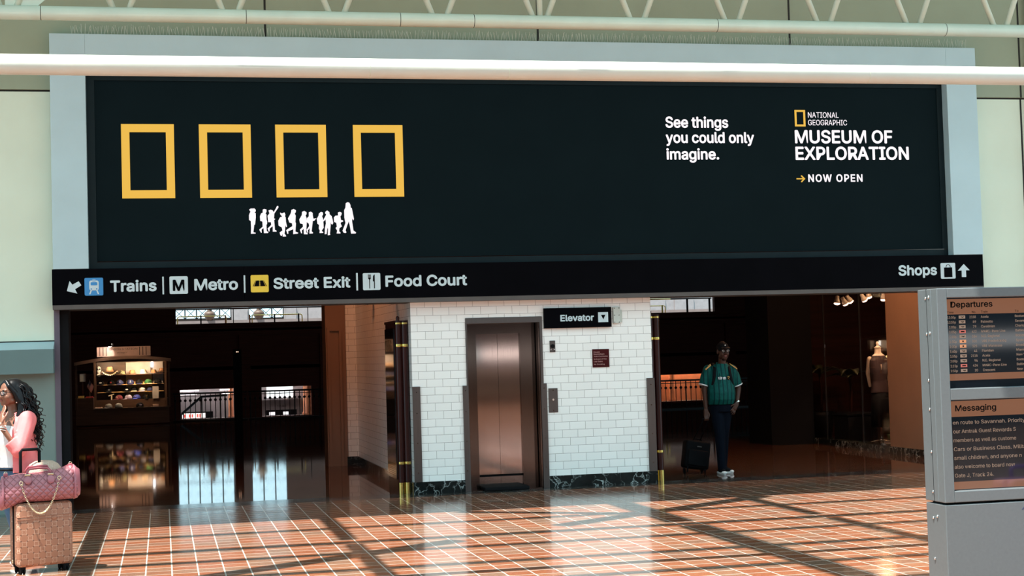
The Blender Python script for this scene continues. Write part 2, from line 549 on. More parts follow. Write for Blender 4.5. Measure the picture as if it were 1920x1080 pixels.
_h = text_mesh('H')
CAP = max(v.co.y for v in _h.vertices)
bpy.data.meshes.remove(_h)


def text(s, x0, x1, z, cap, y, material, parent, bold=0.02, depth=0.003, track=1.0, name='lettering', width_fit=True):
    """words on a face that looks towards -y: x0..x1 wide, baseline z, capitals cap high (world coordinates).
    bold: how far each stroke is thickened, as a share of the capitals' height"""
    def measured(q):
        me = text_mesh(q, 0.0, depth, track)
        xs = [v.co.x for v in me.vertices]
        return me, min(xs), max(xs)
    me, a, b = measured(s)
    d = bold * cap
    s_z = (cap - 2 * d) / CAP
    s_x = (x1 - x0 - 2 * d) / (b - a) if width_fit and x1 is not None else s_z
    words = s.split(' ') if cap > 0.06 and ' ' in s else [s]
    out = None
    for i, wd in enumerate(words):
        shift = 0.0
        if len(words) > 1:
            bpy.data.meshes.remove(me)
            full, _, fb = measured(' '.join(words[:i + 1])); bpy.data.meshes.remove(full)
            me, _, wb = measured(wd); shift = fb - wb
        base = bmesh.new(); base.from_mesh(me)
        bmesh.ops.dissolve_degenerate(base, dist=1e-6, edges=list(base.edges))
        g = bmesh.ops.extrude_face_region(base, geom=list(base.faces))
        top = {q for q in g['geom'] if isinstance(q, bmesh.types.BMVert)}
        for v in base.verts:
            v.co = Vector((x0 + d + (v.co.x + shift - a) * s_x, y - (depth if v in top else 0.0), z + d + v.co.y * s_z))
        t_ = bpy.data.meshes.new('t'); base.to_mesh(t_); base.free()
        mb = MB(); mb.bm.from_mesh(t_)
        if bold > 0.03:
            n = 8 if cap > 0.03 else 4
            for k in range(n):
                n0 = len(mb.bm.verts); mb.bm.from_mesh(t_); mb.bm.verts.ensure_lookup_table()
                for v in list(mb.bm.verts)[n0:]:
                    v.co.y -= 0.00012 * (k + 1); v.co.x += d * math.cos(2 * PI * k / n + PI / 4); v.co.z += d * math.sin(2 * PI * k / n + PI / 4)
        bpy.data.meshes.remove(t_)
        out = mb.build(name, material, parent, world=True)
    bpy.data.meshes.remove(me)
    return out

SIL = [
    [(1.014, 3.384), (1.031, 3.392), (1.073, 3.393), (1.088, 3.376), (1.085, 3.355), (1.072, 3.348), (1.086, 3.337), (1.086, 3.287), (1.081, 3.248), (1.076, 3.206), (1.066, 3.202), (1.055, 3.117), (1.081, 3.11), (1.079, 3.101), (1.026, 3.1), (1.03, 3.167), (1.028, 3.249), (1.009, 3.26), (1.009, 3.316), (1.02, 3.345), (1.03, 3.353), (1.017, 3.37)],
    [(1.168, 3.379), (1.185, 3.386), (1.21, 3.38), (1.211, 3.354), (1.198, 3.332), (1.209, 3.322), (1.209, 3.265), (1.216, 3.236), (1.213, 3.208), (1.206, 3.204), (1.208, 3.13), (1.228, 3.114), (1.221, 3.105), (1.176, 3.105), (1.173, 3.166), (1.148, 3.145), (1.151, 3.112), (1.143, 3.109), (1.123, 3.146), (1.163, 3.18), (1.161, 3.24), (1.137, 3.248), (1.134, 3.301), (1.148, 3.335), (1.167, 3.343)],
    [(1.234, 3.368), (1.259, 3.378), (1.283, 3.367), (1.293, 3.346), (1.334, 3.42), (1.348, 3.42), (1.349, 3.402), (1.3, 3.332), (1.295, 3.275), (1.308, 3.27), (1.306, 3.262), (1.296, 3.258), (1.303, 3.143), (1.322, 3.13), (1.32, 3.121), (1.278, 3.122), (1.279, 3.186), (1.243, 3.158), (1.241, 3.126), (1.232, 3.122), (1.219, 3.158), (1.262, 3.2), (1.259, 3.232), (1.228, 3.233), (1.222, 3.307), (1.244, 3.334)],
    [(1.367, 3.342), (1.388, 3.333), (1.417, 3.343), (1.427, 3.32), (1.423, 3.298), (1.43, 3.284), (1.432, 3.234), (1.443, 3.18), (1.434, 3.17), (1.424, 3.198), (1.419, 3.131), (1.411, 3.099), (1.43, 3.07), (1.428, 3.063), (1.391, 3.062), (1.391, 3.099), (1.382, 3.071), (1.365, 3.078), (1.356, 3.11), (1.391, 3.135), (1.381, 3.17), (1.346, 3.192), (1.344, 3.249), (1.366, 3.288), (1.391, 3.295), (1.37, 3.32)],
    [(1.499, 3.373), (1.524, 3.383), (1.55, 3.369), (1.548, 3.344), (1.535, 3.33), (1.547, 3.304), (1.541, 3.233), (1.547, 3.211), (1.539, 3.119), (1.57, 3.106), (1.568, 3.096), (1.513, 3.09), (1.515, 3.148), (1.454, 3.123), (1.457, 3.098), (1.446, 3.093), (1.433, 3.138), (1.505, 3.183), (1.502, 3.216), (1.471, 3.227), (1.456, 3.273), (1.487, 3.326), (1.495, 3.348)],
    [(1.622, 3.35), (1.647, 3.359), (1.672, 3.346), (1.673, 3.321), (1.66, 3.307), (1.67, 3.282), (1.672, 3.217), (1.663, 3.11), (1.681, 3.094), (1.678, 3.086), (1.637, 3.088), (1.635, 3.153), (1.613, 3.129), (1.616, 3.1), (1.606, 3.097), (1.591, 3.14), (1.629, 3.175), (1.626, 3.207), (1.594, 3.215), (1.588, 3.261), (1.618, 3.311)],
    [(1.7, 3.342), (1.722, 3.351), (1.744, 3.335), (1.745, 3.303), (1.752, 3.267), (1.777, 3.27), (1.787, 3.274), (1.762, 3.245), (1.744, 3.242), (1.736, 3.188), (1.727, 3.12), (1.744, 3.103), (1.74, 3.095), (1.701, 3.094), (1.706, 3.16), (1.684, 3.131), (1.687, 3.106), (1.677, 3.104), (1.669, 3.139), (1.7, 3.181), (1.697, 3.21), (1.669, 3.232), (1.677, 3.275), (1.699, 3.296)],
    [(1.817, 3.327), (1.843, 3.347), (1.864, 3.337), (1.865, 3.312), (1.852, 3.298), (1.862, 3.269), (1.867, 3.215), (1.868, 3.158), (1.856, 3.144), (1.844, 3.122), (1.864, 3.108), (1.86, 3.099), (1.819, 3.098), (1.823, 3.13), (1.812, 3.151), (1.816, 3.194), (1.797, 3.209), (1.791, 3.266), (1.813, 3.302)],
    [(1.893, 3.348), (1.914, 3.362), (1.939, 3.344), (1.941, 3.319), (1.966, 3.293), (1.976, 3.25), (1.982, 3.214), (1.971, 3.196), (1.959, 3.204), (1.954, 3.229), (1.949, 3.171), (1.94, 3.093), (1.943, 3.075), (1.915, 3.071), (1.92, 3.143), (1.913, 3.165), (1.901, 3.086), (1.879, 3.085), (1.884, 3.158), (1.896, 3.208), (1.894, 3.258), (1.868, 3.233), (1.86, 3.238), (1.891, 3.294), (1.903, 3.315), (1.889, 3.33)],
    [(2.039, 3.336), (2.063, 3.346), (2.084, 3.332), (2.079, 3.307), (2.067, 3.292), (2.073, 3.249), (2.098, 3.243), (2.099, 3.231), (2.072, 3.222), (2.068, 3.206), (2.082, 3.174), (2.052, 3.152), (2.048, 3.116), (2.065, 3.1), (2.062, 3.091), (2.019, 3.092), (2.027, 3.124), (2.008, 3.156), (2.024, 3.171), (2.018, 3.217), (1.993, 3.228), (1.991, 3.279), (2.009, 3.3), (2.042, 3.303)],
    [(2.135, 3.447), (2.157, 3.459), (2.178, 3.45), (2.19, 3.421), (2.191, 3.396), (2.205, 3.385), (2.215, 3.32), (2.226, 3.262), (2.22, 3.244), (2.206, 3.262), (2.203, 3.284), (2.204, 3.226), (2.217, 3.122), (2.247, 3.102), (2.243, 3.089), (2.189, 3.088), (2.178, 3.169), (2.166, 3.234), (2.147, 3.191), (2.124, 3.126), (2.134, 3.105), (2.126, 3.095), (2.103, 3.098), (2.089, 3.123), (2.126, 3.213), (2.114, 3.278), (2.114, 3.364), (2.13, 3.396)],
]

# ------------------------------------------------------------------ the setting
struct(MB().box(-14, 18, -4, 17.93, -0.10, 0).build('floor', M['quarry']))
struct(MB().box(-14, 18, 17.93, 18.42, -0.10, 0.0).build('floor_threshold', M['threshold']))
struct(MB().box(-14, 40, 18.42, 45.0, -0.30, 0.0).build('floor_marble', M['marble_floor']))
struct(MB().box(-14, 46, 45.0, 122.0, -1.45, -1.30).build('floor_far_hall', M['stone']))

# back wall around the opening, with its panel joints
w = MB()
w.box(-14, -1.185, 18.25, 18.55, 1.70, 4.745)
w.box(10.25, 18, 18.25, 18.55, 0, 4.745)
w.box(-1.185, 10.25, 18.25, 18.55, 2.36, 4.745)
struct(w.build('wall_back', M['cream']))
struct(MB().box(-14, 18, 18.23, 18.55, 4.767, 8.2).build('wall_back_upper', M['khaki']))  # darker khaki tone above the horizontal joint
j = MB()
j.box(-14, 18, 18.262, 18.5, 4.740, 4.770)
for x in (-2.04, 1.245, 4.528, 7.80, 10.998): j.box(x - 0.012, x + 0.012, 18.2265, 18.3, 4.768, 8.2)
j.box(10.986, 11.010, 18.2465, 18.3, 0, 4.745)
j.box(-14, -1.185, 18.2465, 18.3, 1.912, 1.926)
struct(j.build('trim_1', M['joint']))
# ledge and lower wall left of the opening
l = MB().box(-14, -1.185, 18.02, 18.5, 1.557, 1.826)
l.bm.faces.ensure_lookup_table()
a = [(-14, 18.02, 1.826), (-14, 18.25, 1.826), (-14, 18.25, 1.914)]
b = [(-1.185, y, z) for _, y, z in a]
lc = MB()
va = [lc.bm.verts.new(p) for p in a]; vb = [lc.bm.verts.new(p) for p in b]
lc.bm.faces.new(va); lc.bm.faces.new(list(reversed(vb)))
for i in range(3): lc.bm.faces.new((va[(i + 1) % 3], va[i], vb[i], vb[(i + 1) % 3]))
struct(l.build('trim_2', M['teal_light'])); struct(lc.build('trim_9', M['frame']))
struct(MB().box(-14, -1.185, 18.25, 18.55, 0, 1.70).build('wall_left', M['teal']))
# jamb
struct(MB().box(-1.185, -1.125, 18.24, 18.62, 0, 2.33).build('trim_3', M['jamb']))
struct(MB().box(-1.125, -1.03, 18.27, 18.70, 0, 2.33).build('trim_4', M['black_matt']))
struct(MB().box(-1.185, 10.25, 18.05, 18.60, 2.262, 2.312).build('trim_5', M['soffit']))

# roof over the hall: solid strip along the wall, glazing bars, rafters, a slanting brace
struct(MB().box(-14, 18, 14.40, 18.55, 8.0, 8.25).build('ceiling', M['cream']))
rf = MB()
for y in (15.0, 13.02, 12.0, 11.5, 10.97, 10.0, 9.0, 8.0, 7.0, 6.0, 5.0, 4.0, 3.0):
    rf.box(-14, 18, y - 1.6 - 0.06, y - 1.6 + 0.06, 8.0, 8.12)
for x, wd in ((-5.2, 0.2), (-2.9, 0.15), (-0.68, 0.16), (1.58, 0.13), (4.70, 0.26), (6.07, 0.12), (8.6, 0.16), (10.9, 0.2)):
    rf.box(x - 2.0 - wd / 2, x - 2.0 + wd / 2, 0, 12.06, 8.0, 8.16); rf.box(x - 2.0 - wd / 2, x - 2.0 + wd / 2, 12.40, 14.42, 8.0, 8.16)
struct(rf.build('ceiling_bars', M['truss']))
br = MB()
def on_brace(y): return (0.1 + 6.2 * (y - 11.98) / 3.97 - 2.0, y - 1.6, 8.05)
br.tube([on_brace(11.98), on_brace(13.50)], 0.13, 10); br.tube([on_brace(14.22), on_brace(15.95)], 0.13, 10)
br.tube([(4.62 - 2.0, 14.85 - 1.6, 8.05), (2.95 - 2.0, 15.95 - 1.6, 8.05)], 0.09, 10)
struct(br.build('ceiling_brace', M['truss']))

# dark hall beyond: ceiling, side walls, the far wall with its openings
struct(MB().box(-14, 46, 18.55, 80.0, 7.0, 7.2).build('ceiling_hall', M['hall_dark']))
struct(MB().box(-8.2, -8.0, 18.55, 80.0, -1.3, 7.0).build('wall_hall_left', M['hall_wood']))
struct(MB().box(40.0, 40.2, 18.55, 80.0, -1.3, 7.0).build('wall_hall_right', M['hall_wood']))
fw = MB()
def wall_with_holes(mb, x0, x1, z0, z1, y0, y1, holes):
    xs = sorted({x0, x1} | {h[0] for h in holes} | {h[1] for h in holes})
    for a, b in zip(xs[:-1], xs[1:]):
        hs = sorted([(h[2], h[3]) for h in holes if h[0] <= a + 1e-6 and h[1] >= b - 1e-6])
        z = z0
        for c, d in hs:
            if c > z + 1e-6: mb.box(a, b, y0, y1, z, c)
            z = d
        if z < z1 - 1e-6: mb.box(a, b, y0, y1, z, z1)
wall_with_holes(fw, -14, 46, -1.3, 7.0, 80.0, 80.3, [(0.691, 10.367, 3.607, 6.976), (0.812, 3.490, -1.179, 0.307), (4.873, 7.395, -1.179, 0.307), (8.847, 11.922, -1.179, 0.307), (24.536, 29.287, 3.607, 4.626), (25.745, 28.683, -1.179, 0.255), (31.102, 33.521, -1.179, 0.307)])
struct(fw.build('wall_hall_far', M['hall_wood']))
mo = MB()
for z, d in (((3.452, 0.276), (3.071, 0.380), (2.968, 0.242), (2.138, 0.104), (1.413, 0.138), (0.929, 0.086))): mo.box(-14, 46, 80.0 - d, 80.02, z, z + 0.12)
for x in (-7.775, -4.492, 4.060, 8.121, 12.786, 16.242, 19.870, 23.499, 30.065): mo.box(x - 0.27, x + 0.27, 79.75, 80.02, -1.3, 2.97)
struct(mo.build('trim_6', M['hall_wood']))

# white-tiled lift block: front with the door opening, sides, marble base
tw = MB()
tw.box(2.875, 3.535, 18.25, 18.45, 0, 2.45); tw.box(4.470, 5.850, 18.25, 18.45, 0, 2.45); tw.box(3.535, 4.470, 18.25, 18.45, 2.065, 2.45)
struct(tw.build('wall_front', M['subway_x']))
ts = MB().box(2.875, 3.0, 18.45, 23.75, 0, 7.0).box(5.73, 5.85, 18.45, 23.75, 0, 7.0)
struct(ts.build('wall_side', M['subway_y']))
struct(MB().box(2.72, 3.0, 23.62, 23.9, 0, 7.0).build('wall_return', M['subway_x']))
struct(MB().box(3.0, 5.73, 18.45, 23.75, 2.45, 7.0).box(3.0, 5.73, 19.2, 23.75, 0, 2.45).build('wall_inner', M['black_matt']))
bb = MB()
bb.box(2.870, 3.485, 18.235, 18.26, 0, 0.142); bb.box(4.505, 5.862, 18.235, 18.26, 0, 0.142)
bb.box(2.855, 2.876, 18.235, 23.6, 0, 0.142); bb.box(5.850, 5.872, 18.235, 23.6, 0, 0.142); bb.box(2.70, 2.876, 23.60, 23.63, 0, 0.142)
struct(bb.build('baseboard_front', M['marble']))
# door case left of the block's far corner
struct(MB().box(2.42, 2.72, 23.7, 24.2, 0, 7.0).build('wall_pier', M['tan']))
dr = MB().box(2.44, 2.48, 23.66, 23.72, 0, 2.05).box(2.62, 2.66, 23.66, 23.72, 0, 2.05).box(2.44, 2.66, 23.66, 23.72, 2.05, 2.10)
struct(dr.build('door_1', M['tan']))

# shop on the right: wall with a glazed front, inner walls, dark pier
sw = MB()
sw.box(10.45, 10.65, 18.55, 21.26, 0.10, 7.0); sw.box(10.45, 10.65, 21.26, 25.0, 2.62, 7.0)
struct(sw.build('wall_right', M['tan']))
struct(MB().box(10.42, 10.67, 18.55, 25.0, 0, 0.10).build('baseboard_right', M['marble']))
struct(MB().box(9.70, 10.45, 24.0, 25.0, 0, 7.0).build('wall_pier_right', M['black_matt']))
struct(MB().box(10.65, 15.5, 25.6, 25.8, 0, 7.0).build('wall_shop_back', M['hall_wood']))
struct(MB().box(15.3, 15.5, 18.55, 25.6, 0, 7.0).build('wall_shop_right', M['hall_wood']))
struct(MB().box(10.65, 15.3, 18.55, 25.6, 2.95, 3.05).build('ceiling_shop', M['hall_dark']))
for k, (a, b) in enumerate(((21.28, 22.30), (22.34, 23.64), (23.68, 24.98))):
    struct(MB().box(10.52, 10.532, a, b, 0.10, 2.62).build('window_%d' % (k + 1), M['glass']))
gm = MB()
for y in (21.27, 22.32, 23.66): gm.box(10.517, 10.535, y - 0.008, y + 0.008, 0.10, 2.62)
struct(gm.build('trim_7', M['steel_guard']))

# ------------------------------------------------------------------ billboard
bbd = thing('billboard', 'huge black display with four yellow rectangles in a pale grey surround, above the opening', 'billboard', (4.5, 18.05, 2.72))
f = MB()
f.box(-1.175, -0.79, 18.05, 18.225, 2.715, 5.375); f.box(9.845, 10.262, 18.05, 18.225, 2.715, 5.375); f.box(-0.79, 9.845, 18.05, 18.225, 4.955, 5.375)
f.build('surround', M['frame'], bbd, world=True, bevel=0.004)
MB().box(-0.79, 9.845, 18.20, 18.222, 2.72, 4.955).build('screen', M['led'], bbd, world=True)
r = MB()
r.box(-0.79, -0.70, 18.175, 18.20, 2.72, 4.955); r.box(9.77, 9.845, 18.185, 18.20, 2.72, 4.955)
r.box(-0.70, 9.815, 18.175, 18.20, 2.72, 2.795); r.box(-0.70, 9.815, 18.175, 18.20, 4.87, 4.955)
r.build('rim', M['led_rim'], bbd, world=True)
MB().box(-0.70, 9.815, 18.172, 18.182, 2.794, 2.802).build('rim_edge', M['steel_dark'], bbd, world=True)
for x in (-0.412, 0.459, 1.332, 2.240):
    MB().frame(x, x + 0.590, 3.520, 4.372, 0.092, 18.193, 18.201).build('yellow_rectangle', M['led_yellow'], bbd, world=True)
for s in SIL:
    MB().prism(s, 18.193, 18.201).build('silhouette', M['led_white'], bbd, world=True)
LW = M['led_white']
text('See things', 6.107, 6.926, 4.352, 0.138, 18.20, LW, bbd, 0.038)
text('you could only', 6.105, 7.262, 4.162, 0.138, 18.20, LW, bbd, 0.038)
text('imagine.', 6.107, 6.792, 3.956, 0.138, 18.20, LW, bbd, 0.038)
MB().frame(7.815, 7.956, 4.374, 4.582, 0.024, 18.193, 18.201).build('yellow_rectangle', M['led_yellow'], bbd, world=True)
text('NATIONAL', 7.994, 8.412, 4.484, 0.072, 18.20, LW, bbd, 0.025)
text('GEOGRAPHIC', 7.992, 8.523, 4.388, 0.072, 18.20, LW, bbd, 0.025)
text('MUSEUM OF', 7.808, 9.137, 4.160, 0.168, 18.20, LW, bbd, 0.038)
text('EXPLORATION', 7.808, 9.356, 3.950, 0.168, 18.20, LW, bbd, 0.038)
text('NOW OPEN', 7.967, 8.704, 3.671, 0.096, 18.20, LW, bbd, 0.035, track=1.15)
ar = MB().box(7.809, 7.915, 18.193, 18.201, 3.705, 3.719)
ar.prism([(7.926, 3.712), (7.878, 3.757), (7.866, 3.748), (7.903, 3.712), (7.866, 3.676), (7.878, 3.667)], 18.193, 18.201)
ar.build('arrow', M['led_yellow'], bbd, world=True)

# bird spikes on top of the surround
bs = thing('bird_spike_strip', 'strip of thin clear bird spikes along the top edge of the billboard surround', 'bird spikes', (4.5, 18.10, 5.375))
MB().box(-0.95, 10.20, 18.085, 18.115, 5.375, 5.381).build('base_strip', M['wire'], bs, world=True)
sp = MB()
x = -0.93
while x < 10.18:
    for s in (-1, 1):
        sp.tube([(x, 18.10 + 0.01 * s, 5.38), (x + random.uniform(-0.028, 0.028), 18.10 + s * 0.035, 5.38 + random.uniform(0.08, 0.115))], 0.0017, 4)
    x += 0.036
o = sp.build('spikes', M['wire'], bs, world=True); o['kind'] = 'stuff'

# ------------------------------------------------------------------ direction strip under the display
wf = thing('wayfinding_sign', 'long black direction strip reading Trains, Metro, Street Exit, Food Court and Shops', 'sign', (4.5, 18.05, 2.31))
MB().box(-1.187, 0.93, 18.05, 18.245, 2.312, 2.7145).box(0.933, 10.25, 18.05, 18.245, 2.312, 2.7145).build('panel', M['black_paint'], wf, world=True)
V = M['vinyl']; K0 = M['black_paint']
Y0, Y1 = 18.046, 18.0505
MB().prism([(-1.029, 2.468), (-0.998, 2.58), (-0.968, 2.539), (-0.9, 2.576), (-0.871, 2.531), (-0.941, 2.487), (-0.917, 2.439)], Y0, Y1).build('arrow', V, wf, world=True)
def rsq(x0, x1, z0, z1, r=0.014):
    p = []
    for cx, cz, a0 in ((x1 - r, z1 - r, 0), (x0 + r, z1 - r, 90), (x0 + r, z0 + r, 180), (x1 - r, z0 + r, 270)):
        for k in range(4):
            a = math.radians(a0 + 30 * k); p.append((cx + r * math.cos(a), cz + r * math.sin(a)))
    return p
P0, P1 = 18.0425, 18.0462
def pict(x0, x1, m, name='pictogram'):
    return MB().prism(rsq(x0, x1, 2.413, 2.612), Y0, Y1).build(name, m, wf, world=True)
t1 = pict(-0.837, -0.635, M['sign_blue'])
g = MB(); g.prism(rsq(-0.786, -0.683, 2.471, 2.582, 0.02), P0, P1)
g.prism([(-0.772, 2.473), (-0.756, 2.473), (-0.774, 2.428), (-0.790, 2.428)], P0, P1); g.prism([(-0.712, 2.473), (-0.697, 2.473), (-0.679, 2.428), (-0.695, 2.428)], P0, P1)
g.box(-0.752, -0.717, P0, P1, 2.586, 2.592)
g.build('train_symbol', V, t1, world=True)
g = MB(); g.prism(rsq(-0.770, -0.699, 2.527, 2.562, 0.008), 18.039, P0); g.ring_disc((-0.764, 2.487), 0.008, 18.039, P0, 10); g.ring_disc((-0.706, 2.487), 0.008, 18.039, P0, 10)
g.box(-0.752, -0.717, 18.039, P0, 2.570, 2.575)
g.build('train_window', M['sign_blue'], t1, world=True)
text('Trains', -0.560, -0.050, 2.449, 0.129, Y1, V, wf, 0.05)
MB().box(0.014, 0.031, Y0, Y1, 2.411, 2.611).build('divider', V, wf, world=True)
t2 = pict(0.093, 0.297, V)
text('M', 0.129, 0.258, 2.446, 0.128, Y0, K0, t2, 0.05)
text('Metro', 0.368, 0.859, 2.447, 0.132, Y1, V, wf, 0.05)
MB().box(0.924, 0.942, Y0, Y1, 2.411, 2.611).build('divider', V, wf, world=True)
t3 = pict(1.003, 1.206, M['sign_yellow'])
g = MB()
g.prism([(1.068, 2.548), (1.100, 2.548), (1.097, 2.482), (1.040, 2.482)], P0, P1); g.prism([(1.110, 2.548), (1.141, 2.548), (1.170, 2.482), (1.113, 2.482)], P0, P1)
g.prism([(1.060, 2.548), (1.064, 2.548), (1.032, 2.482), (1.024, 2.482)], P0, P1); g.prism([(1.146, 2.548), (1.150, 2.548), (1.186, 2.482), (1.178, 2.482)], P0, P1)
for z in (2.494, 2.518, 2.538): g.box(1.1035, 1.1085, P0, P1, z - 0.007, z + 0.004)
g.build('road_symbol', K0, t3, world=True)
text('Street Exit', 1.261, 2.148, 2.447, 0.129, Y1, V, wf, 0.05)
MB().box(2.216, 2.236, Y0, Y1, 2.412, 2.615).build('divider', V, wf, world=True)
t4 = pict(2.294, 2.499, V)
g = MB()
for dx in (-0.013, -0.0045, 0.0045, 0.013): g.box(2.372 + dx - 0.002, 2.372 + dx + 0.002, P0, P1, 2.555, 2.595)
g.prism([(2.357, 2.558), (2.387, 2.558), (2.385, 2.543), (2.376, 2.535), (2.376, 2.432), (2.368, 2.432), (2.368, 2.535), (2.359, 2.543)], P0, P1)
g.prism([(2.424, 2.432), (2.433, 2.432), (2.433, 2.595), (2.424, 2.592), (2.414, 2.572), (2.411, 2.515), (2.424, 2.512)], P0, P1)
g.build('cutlery_symbol', K0, t4, world=True)
text('Food Court', 2.558, 3.530, 2.447, 0.132, Y1, V, wf, 0.05)
text('Shops', 9.072, 9.602, 2.462, 0.131, Y1, V, wf, 0.05)
t5 = pict(9.654, 9.858, V)
g = MB().box(9.701, 9.812, P0, P1, 2.432, 2.556)
g.tube([(9.728 + 0.030 * (1 - math.cos(a)), 18.0445, 2.556 + 0.036 * math.sin(a)) for a in [PI * k / 10 for k in range(11)]], 0.0035, 6)
g.build('bag_symbol', K0, t5, world=True)
MB().prism([(9.978, 2.596), (9.892, 2.512), (9.946, 2.513), (9.945, 2.43), (10.006, 2.43), (10.006, 2.514), (10.06, 2.514)], Y0, Y1).build('arrow', V, wf, world=True)

# ------------------------------------------------------------------ lift door and the fittings on the tile wall
el = thing('elevator_door', 'brushed steel two-leaf elevator door set deep in a stainless portal', 'elevator door', (4.0, 18.4, 0))
p = MB()
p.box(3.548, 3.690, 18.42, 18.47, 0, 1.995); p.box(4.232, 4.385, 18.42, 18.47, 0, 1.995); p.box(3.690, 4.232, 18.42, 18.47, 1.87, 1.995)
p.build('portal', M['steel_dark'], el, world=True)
c = MB()
c.box(3.531, 3.548, 18.235, 18.47, 0, 2.062); c.box(4.440, 4.472, 18.235, 18.47, 0, 2.062); c.box(3.548, 4.440, 18.235, 18.47, 1.995, 2.062)
c.build('casing', M['steel_guard'], el, world=True)
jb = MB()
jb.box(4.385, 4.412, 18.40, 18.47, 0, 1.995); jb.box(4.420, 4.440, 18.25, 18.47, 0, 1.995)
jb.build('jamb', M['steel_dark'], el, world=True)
for a, b in ((3.690, 3.9585), (3.9615, 4.232)):
    d = MB().box(a, b, 18.455, 18.485, 0.175, 1.87).build('door_leaf', M['steel'], el, world=True)
    MB().box(a, b, 18.45, 18.485, 0.03, 0.150).build('kick_plate', M['steel'], d, world=True)
MB().box(3.690, 4.232, 18.48, 18.50, 0, 1.88).build('shadow_gap', M['black_matt'], el, world=True)
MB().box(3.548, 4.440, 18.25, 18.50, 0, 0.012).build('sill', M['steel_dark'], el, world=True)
mt = MB().rbox(3.70, 4.245, 18.16, 18.45, 0.0, 0.045, 0.012).build('ramp_plate', M['black_matt'])
tag(mt, 'low black plate lying on the threshold in front of the elevator door', 'threshold plate')

def guard(x0, x1, h, label):
    g = thing('corner_guard', label, 'corner guard', ((x0 + x1) / 2, 18.24, 0), group='stainless corner guards on the tile wall')
    MB().box(x0, x1, 18.228, 18.25, 0.0 if x0 in (3.478, 4.436) else 0.142, h).build('plate', M['steel_guard'], g, world=True, bevel=0.002)
    for z in (0.25, 0.6, 0.95, 1.2): MB().ring_disc(((x0 + x1) / 2, z), 0.006, 18.225, 18.229, 8).build('screw', M['steel_dark'], g, world=True)
guard(2.872, 2.965, 1.267, 'steel corner guard on the tile wall edge beside the nearer dark red directory pillar')
guard(3.478, 3.538, 1.26, 'steel corner guard on the elevator side away from the call panel')
guard(4.436, 4.508, 1.255, 'narrow steel corner guard between the elevator casing and the call panel')
guard(5.768, 5.866, 1.277, 'wide steel corner guard on the tile wall edge facing the walking man')

es = thing('elevator_sign', 'black sign reading Elevator with a down triangle on the white tiles', 'sign', (4.91, 18.23, 1.91))
MB().box(4.493, 5.336, 18.20, 18.25, 1.915, 2.158).build('panel', M['black_paint'], es, world=True, bevel=0.003)
text('Elevator', 4.693, 5.114, 1.9945, 0.080, 18.20, M['vinyl'], es, 0.05)
q = MB().box(5.167, 5.293, 18.197, 18.201, 1.974, 2.095).build('pictogram', M['vinyl'], es, world=True)
MB().prism([(5.203, 2.063), (5.259, 2.063), (5.231, 2.008)], 18.194, 18.198).build('triangle', M['black_paint'], q, world=True)

pl = thing('junction_box', 'cream painted cover box beside the black elevator sign', 'junction box', (5.42, 18.25, 1.95))
MB().rbox(5.365, 5.452, 18.215, 18.25, 1.955, 2.155, 0.006).box(5.452, 5.482, 18.235, 18.25, 1.97, 2.12).build('cover', M['pipe'], pl, world=True)
for x in (5.38, 5.437):
    for z in (1.97, 2.055, 2.14): MB().ring_disc((x, z), 0.005, 18.212, 18.216, 8).build('screw', M['steel_dark'], pl, world=True)

ks = thing('key_switch', 'small steel key switch plate with a round black lock under the elevator sign', 'key switch', (4.596, 18.25, 1.63))
MB().rbox(4.561, 4.631, 18.238, 18.25, 1.628, 1.767, 0.004).build('plate', M['steel_guard'], ks, world=True)
MB().ring_disc((4.597, 1.70), 0.024, 18.226, 18.24).build('lock', M['black_matt'], ks, world=True)
for x in (4.577, 4.617): MB().ring_disc((x, 1.66), 0.007, 18.234, 18.24).build('screw', M['chrome'], ks, world=True)

cp = thing('call_panel', 'tall dark steel call button panel beside the elevator', 'call panel', (4.586, 18.25, 0.9))
MB().rbox(4.530, 4.643, 18.238, 18.25, 0.902, 1.194, 0.004).build('plate', M['steel_guard'], cp, world=True)
MB().ring_disc((4.583, 1.056), 0.013, 18.228, 18.24).build('button', M['chrome'], cp, world=True)
for z in (0.925, 1.17): MB().ring_disc((4.586, z), 0.007, 18.234, 18.24).build('screw', M['steel_dark'], cp, world=True)

rs = thing('notice_plate', 'small maroon notice with pink lettering fixed to the white tiles', 'sign', (5.2, 18.25, 1.43))
MB().box(5.092, 5.302, 18.238, 18.25, 1.428, 1.648).build('plate', M['red_sign'], rs, world=True)
for s, x1, z in (('Elevator', 5.186, 1.606), ('Descending to', 5.242, 1.581), ('Train Concourse', 5.283, 1.554), ('In Event of Fire', 5.267, 1.520), ('Use Stairs', 5.217, 1.491), ('No Smoking', 5.241, 1.458)):
    text(s, 5.107, x1, z, 0.015, 18.238, M['pinkish'], rs, 0.01)

